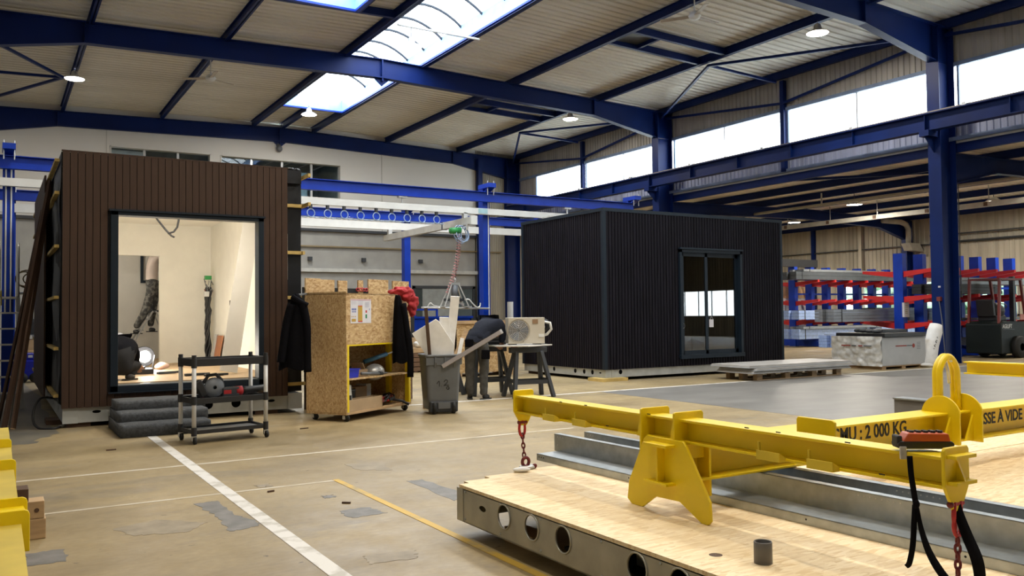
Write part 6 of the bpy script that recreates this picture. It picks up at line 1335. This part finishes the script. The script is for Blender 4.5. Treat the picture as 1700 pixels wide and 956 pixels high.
bundle(21.3, 24.6, 13.35, 1.725, 6, 3, .12, .09, BLACK, 'black profile pack on the third level of the near rack')
bundle(22.6, 27.4, 13.35, 1.995, 5, 2, .14, .09, MGP, 'grey profile layers above the black pack on the near rack')
bundle(23.2, 27.4, 13.3, .995, 5, 1, .14, .06, DGP, 'thin dark profiles on the second level of the near rack')
bundle(22.9, 27.2, 13.4, .30, 5, 2, .14, .10, DGP, 'dark profiles on the base of the near rack')
solo(MB().box(24.6, 26.6, 21.3, 21.5, 2.94, 3.22).build('black_beam', BLACK), 'black box beam resting across the tops of the far rack', 'beam')
for k, (x0, x1, y, lab) in enumerate(((25.9, 26.6, 22.6, 'pale board standing behind the far rack, left of its pair'), (26.9, 27.6, 22.6, 'pale board standing behind the far rack, right of its pair'))):
    t = thing('stored_board', lab, 'board', (x0, y, 0)); MB().box(x0, x1, y, y+.06, 0, 2.3).build('board', CARD, t); MB().box(x0+.1, x1-.1, y-.01, y, 1.8, 2.25).build('label', mat('tan_label', (.5, .33, .16), .7), t)
fk = thing('forklift', 'dark green forklift with red overhead guard at the right edge', 'forklift', (23.2, 12.7, 0))
MB().prism([(22.35, .12), (24.3, .12), (24.3, .75), (23.7, .80), (23.6, .96), (22.5, .98), (22.35, .90)], 'y', 12.2, 13.15).build('chassis', FORKG, fk, bev=.03)
for x in (23.12, 24.0):
    for y in (12.16, 13.08): MB().lathe([(.1, -.09), (.26, -.09), (.29, -.06), (.29, .06), (.26, .09), (.1, .09)], (x, y, .29), 22, Matrix.Rotation(math.radians(90), 3, 'X')).build('wheel', RUBBER, fk, True); MB().lathe([(.001, -.1), (.13, -.095), (.14, -.07)], (x, y, .29), 16, Matrix.Rotation(math.radians(90), 3, 'X')).build('hub', GREYP, fk, True)
for x, xt in ((22.42, 22.5), (23.75, 23.5)):
    for y in (12.28, 13.08): MB().bar((x, y, .9), (xt, y, 2.08), .06).build('guard_post', REDB, fk)
MB().box(22.45, 23.55, 12.25, 13.1, 2.06, 2.11).build('guard_roof', REDB, fk)
MB().box(22.62, 23.1, 12.45, 12.95, .97, 1.12).build('seat', BLACK, fk, bev=.03); MB().bar((22.6, 12.7, 1.1), (22.52, 12.7, 1.55), .45, .1, (1, 0, 0)).build('seat_back', BLACK, fk, bev=.02); MB().ell((22.95, 12.7, 1.25), (.28, .26, .22), 14, 10).build('cover', DGREY, fk, True)
MB().bar((23.5, 12.7, .95), (23.3, 12.7, 1.35), .05).tube([(23.28+.05*math.cos(a), 12.7+.16*math.sin(a), 1.36+.08*math.cos(a)) for a in [2*math.pi*j/16 for j in range(16)]], .014, 6, True).build('steering_wheel', BLACK, fk)
for y in (12.4, 12.96): MB().box(24.32, 24.42, y-.06, y+.06, .1, 2.2).build('mast', DGREY, fk); MB().box(24.42, 25.5, y-.06, y+.06, .05, .09).build('fork', BLACK, fk)
MB().box(23.28, 23.5, 12.19, 12.2, 1.0, 1.0+.15).build('orange_lamp', ORANGE, fk)
text('AGILIFT', .15, fk, (22.43, 12.196, .79), FACE_Y, WPLAST, width=.46); MB().box(22.45, 23.0, 12.194, 12.199, .755, .762).build('pinstripe', GREYP, fk)
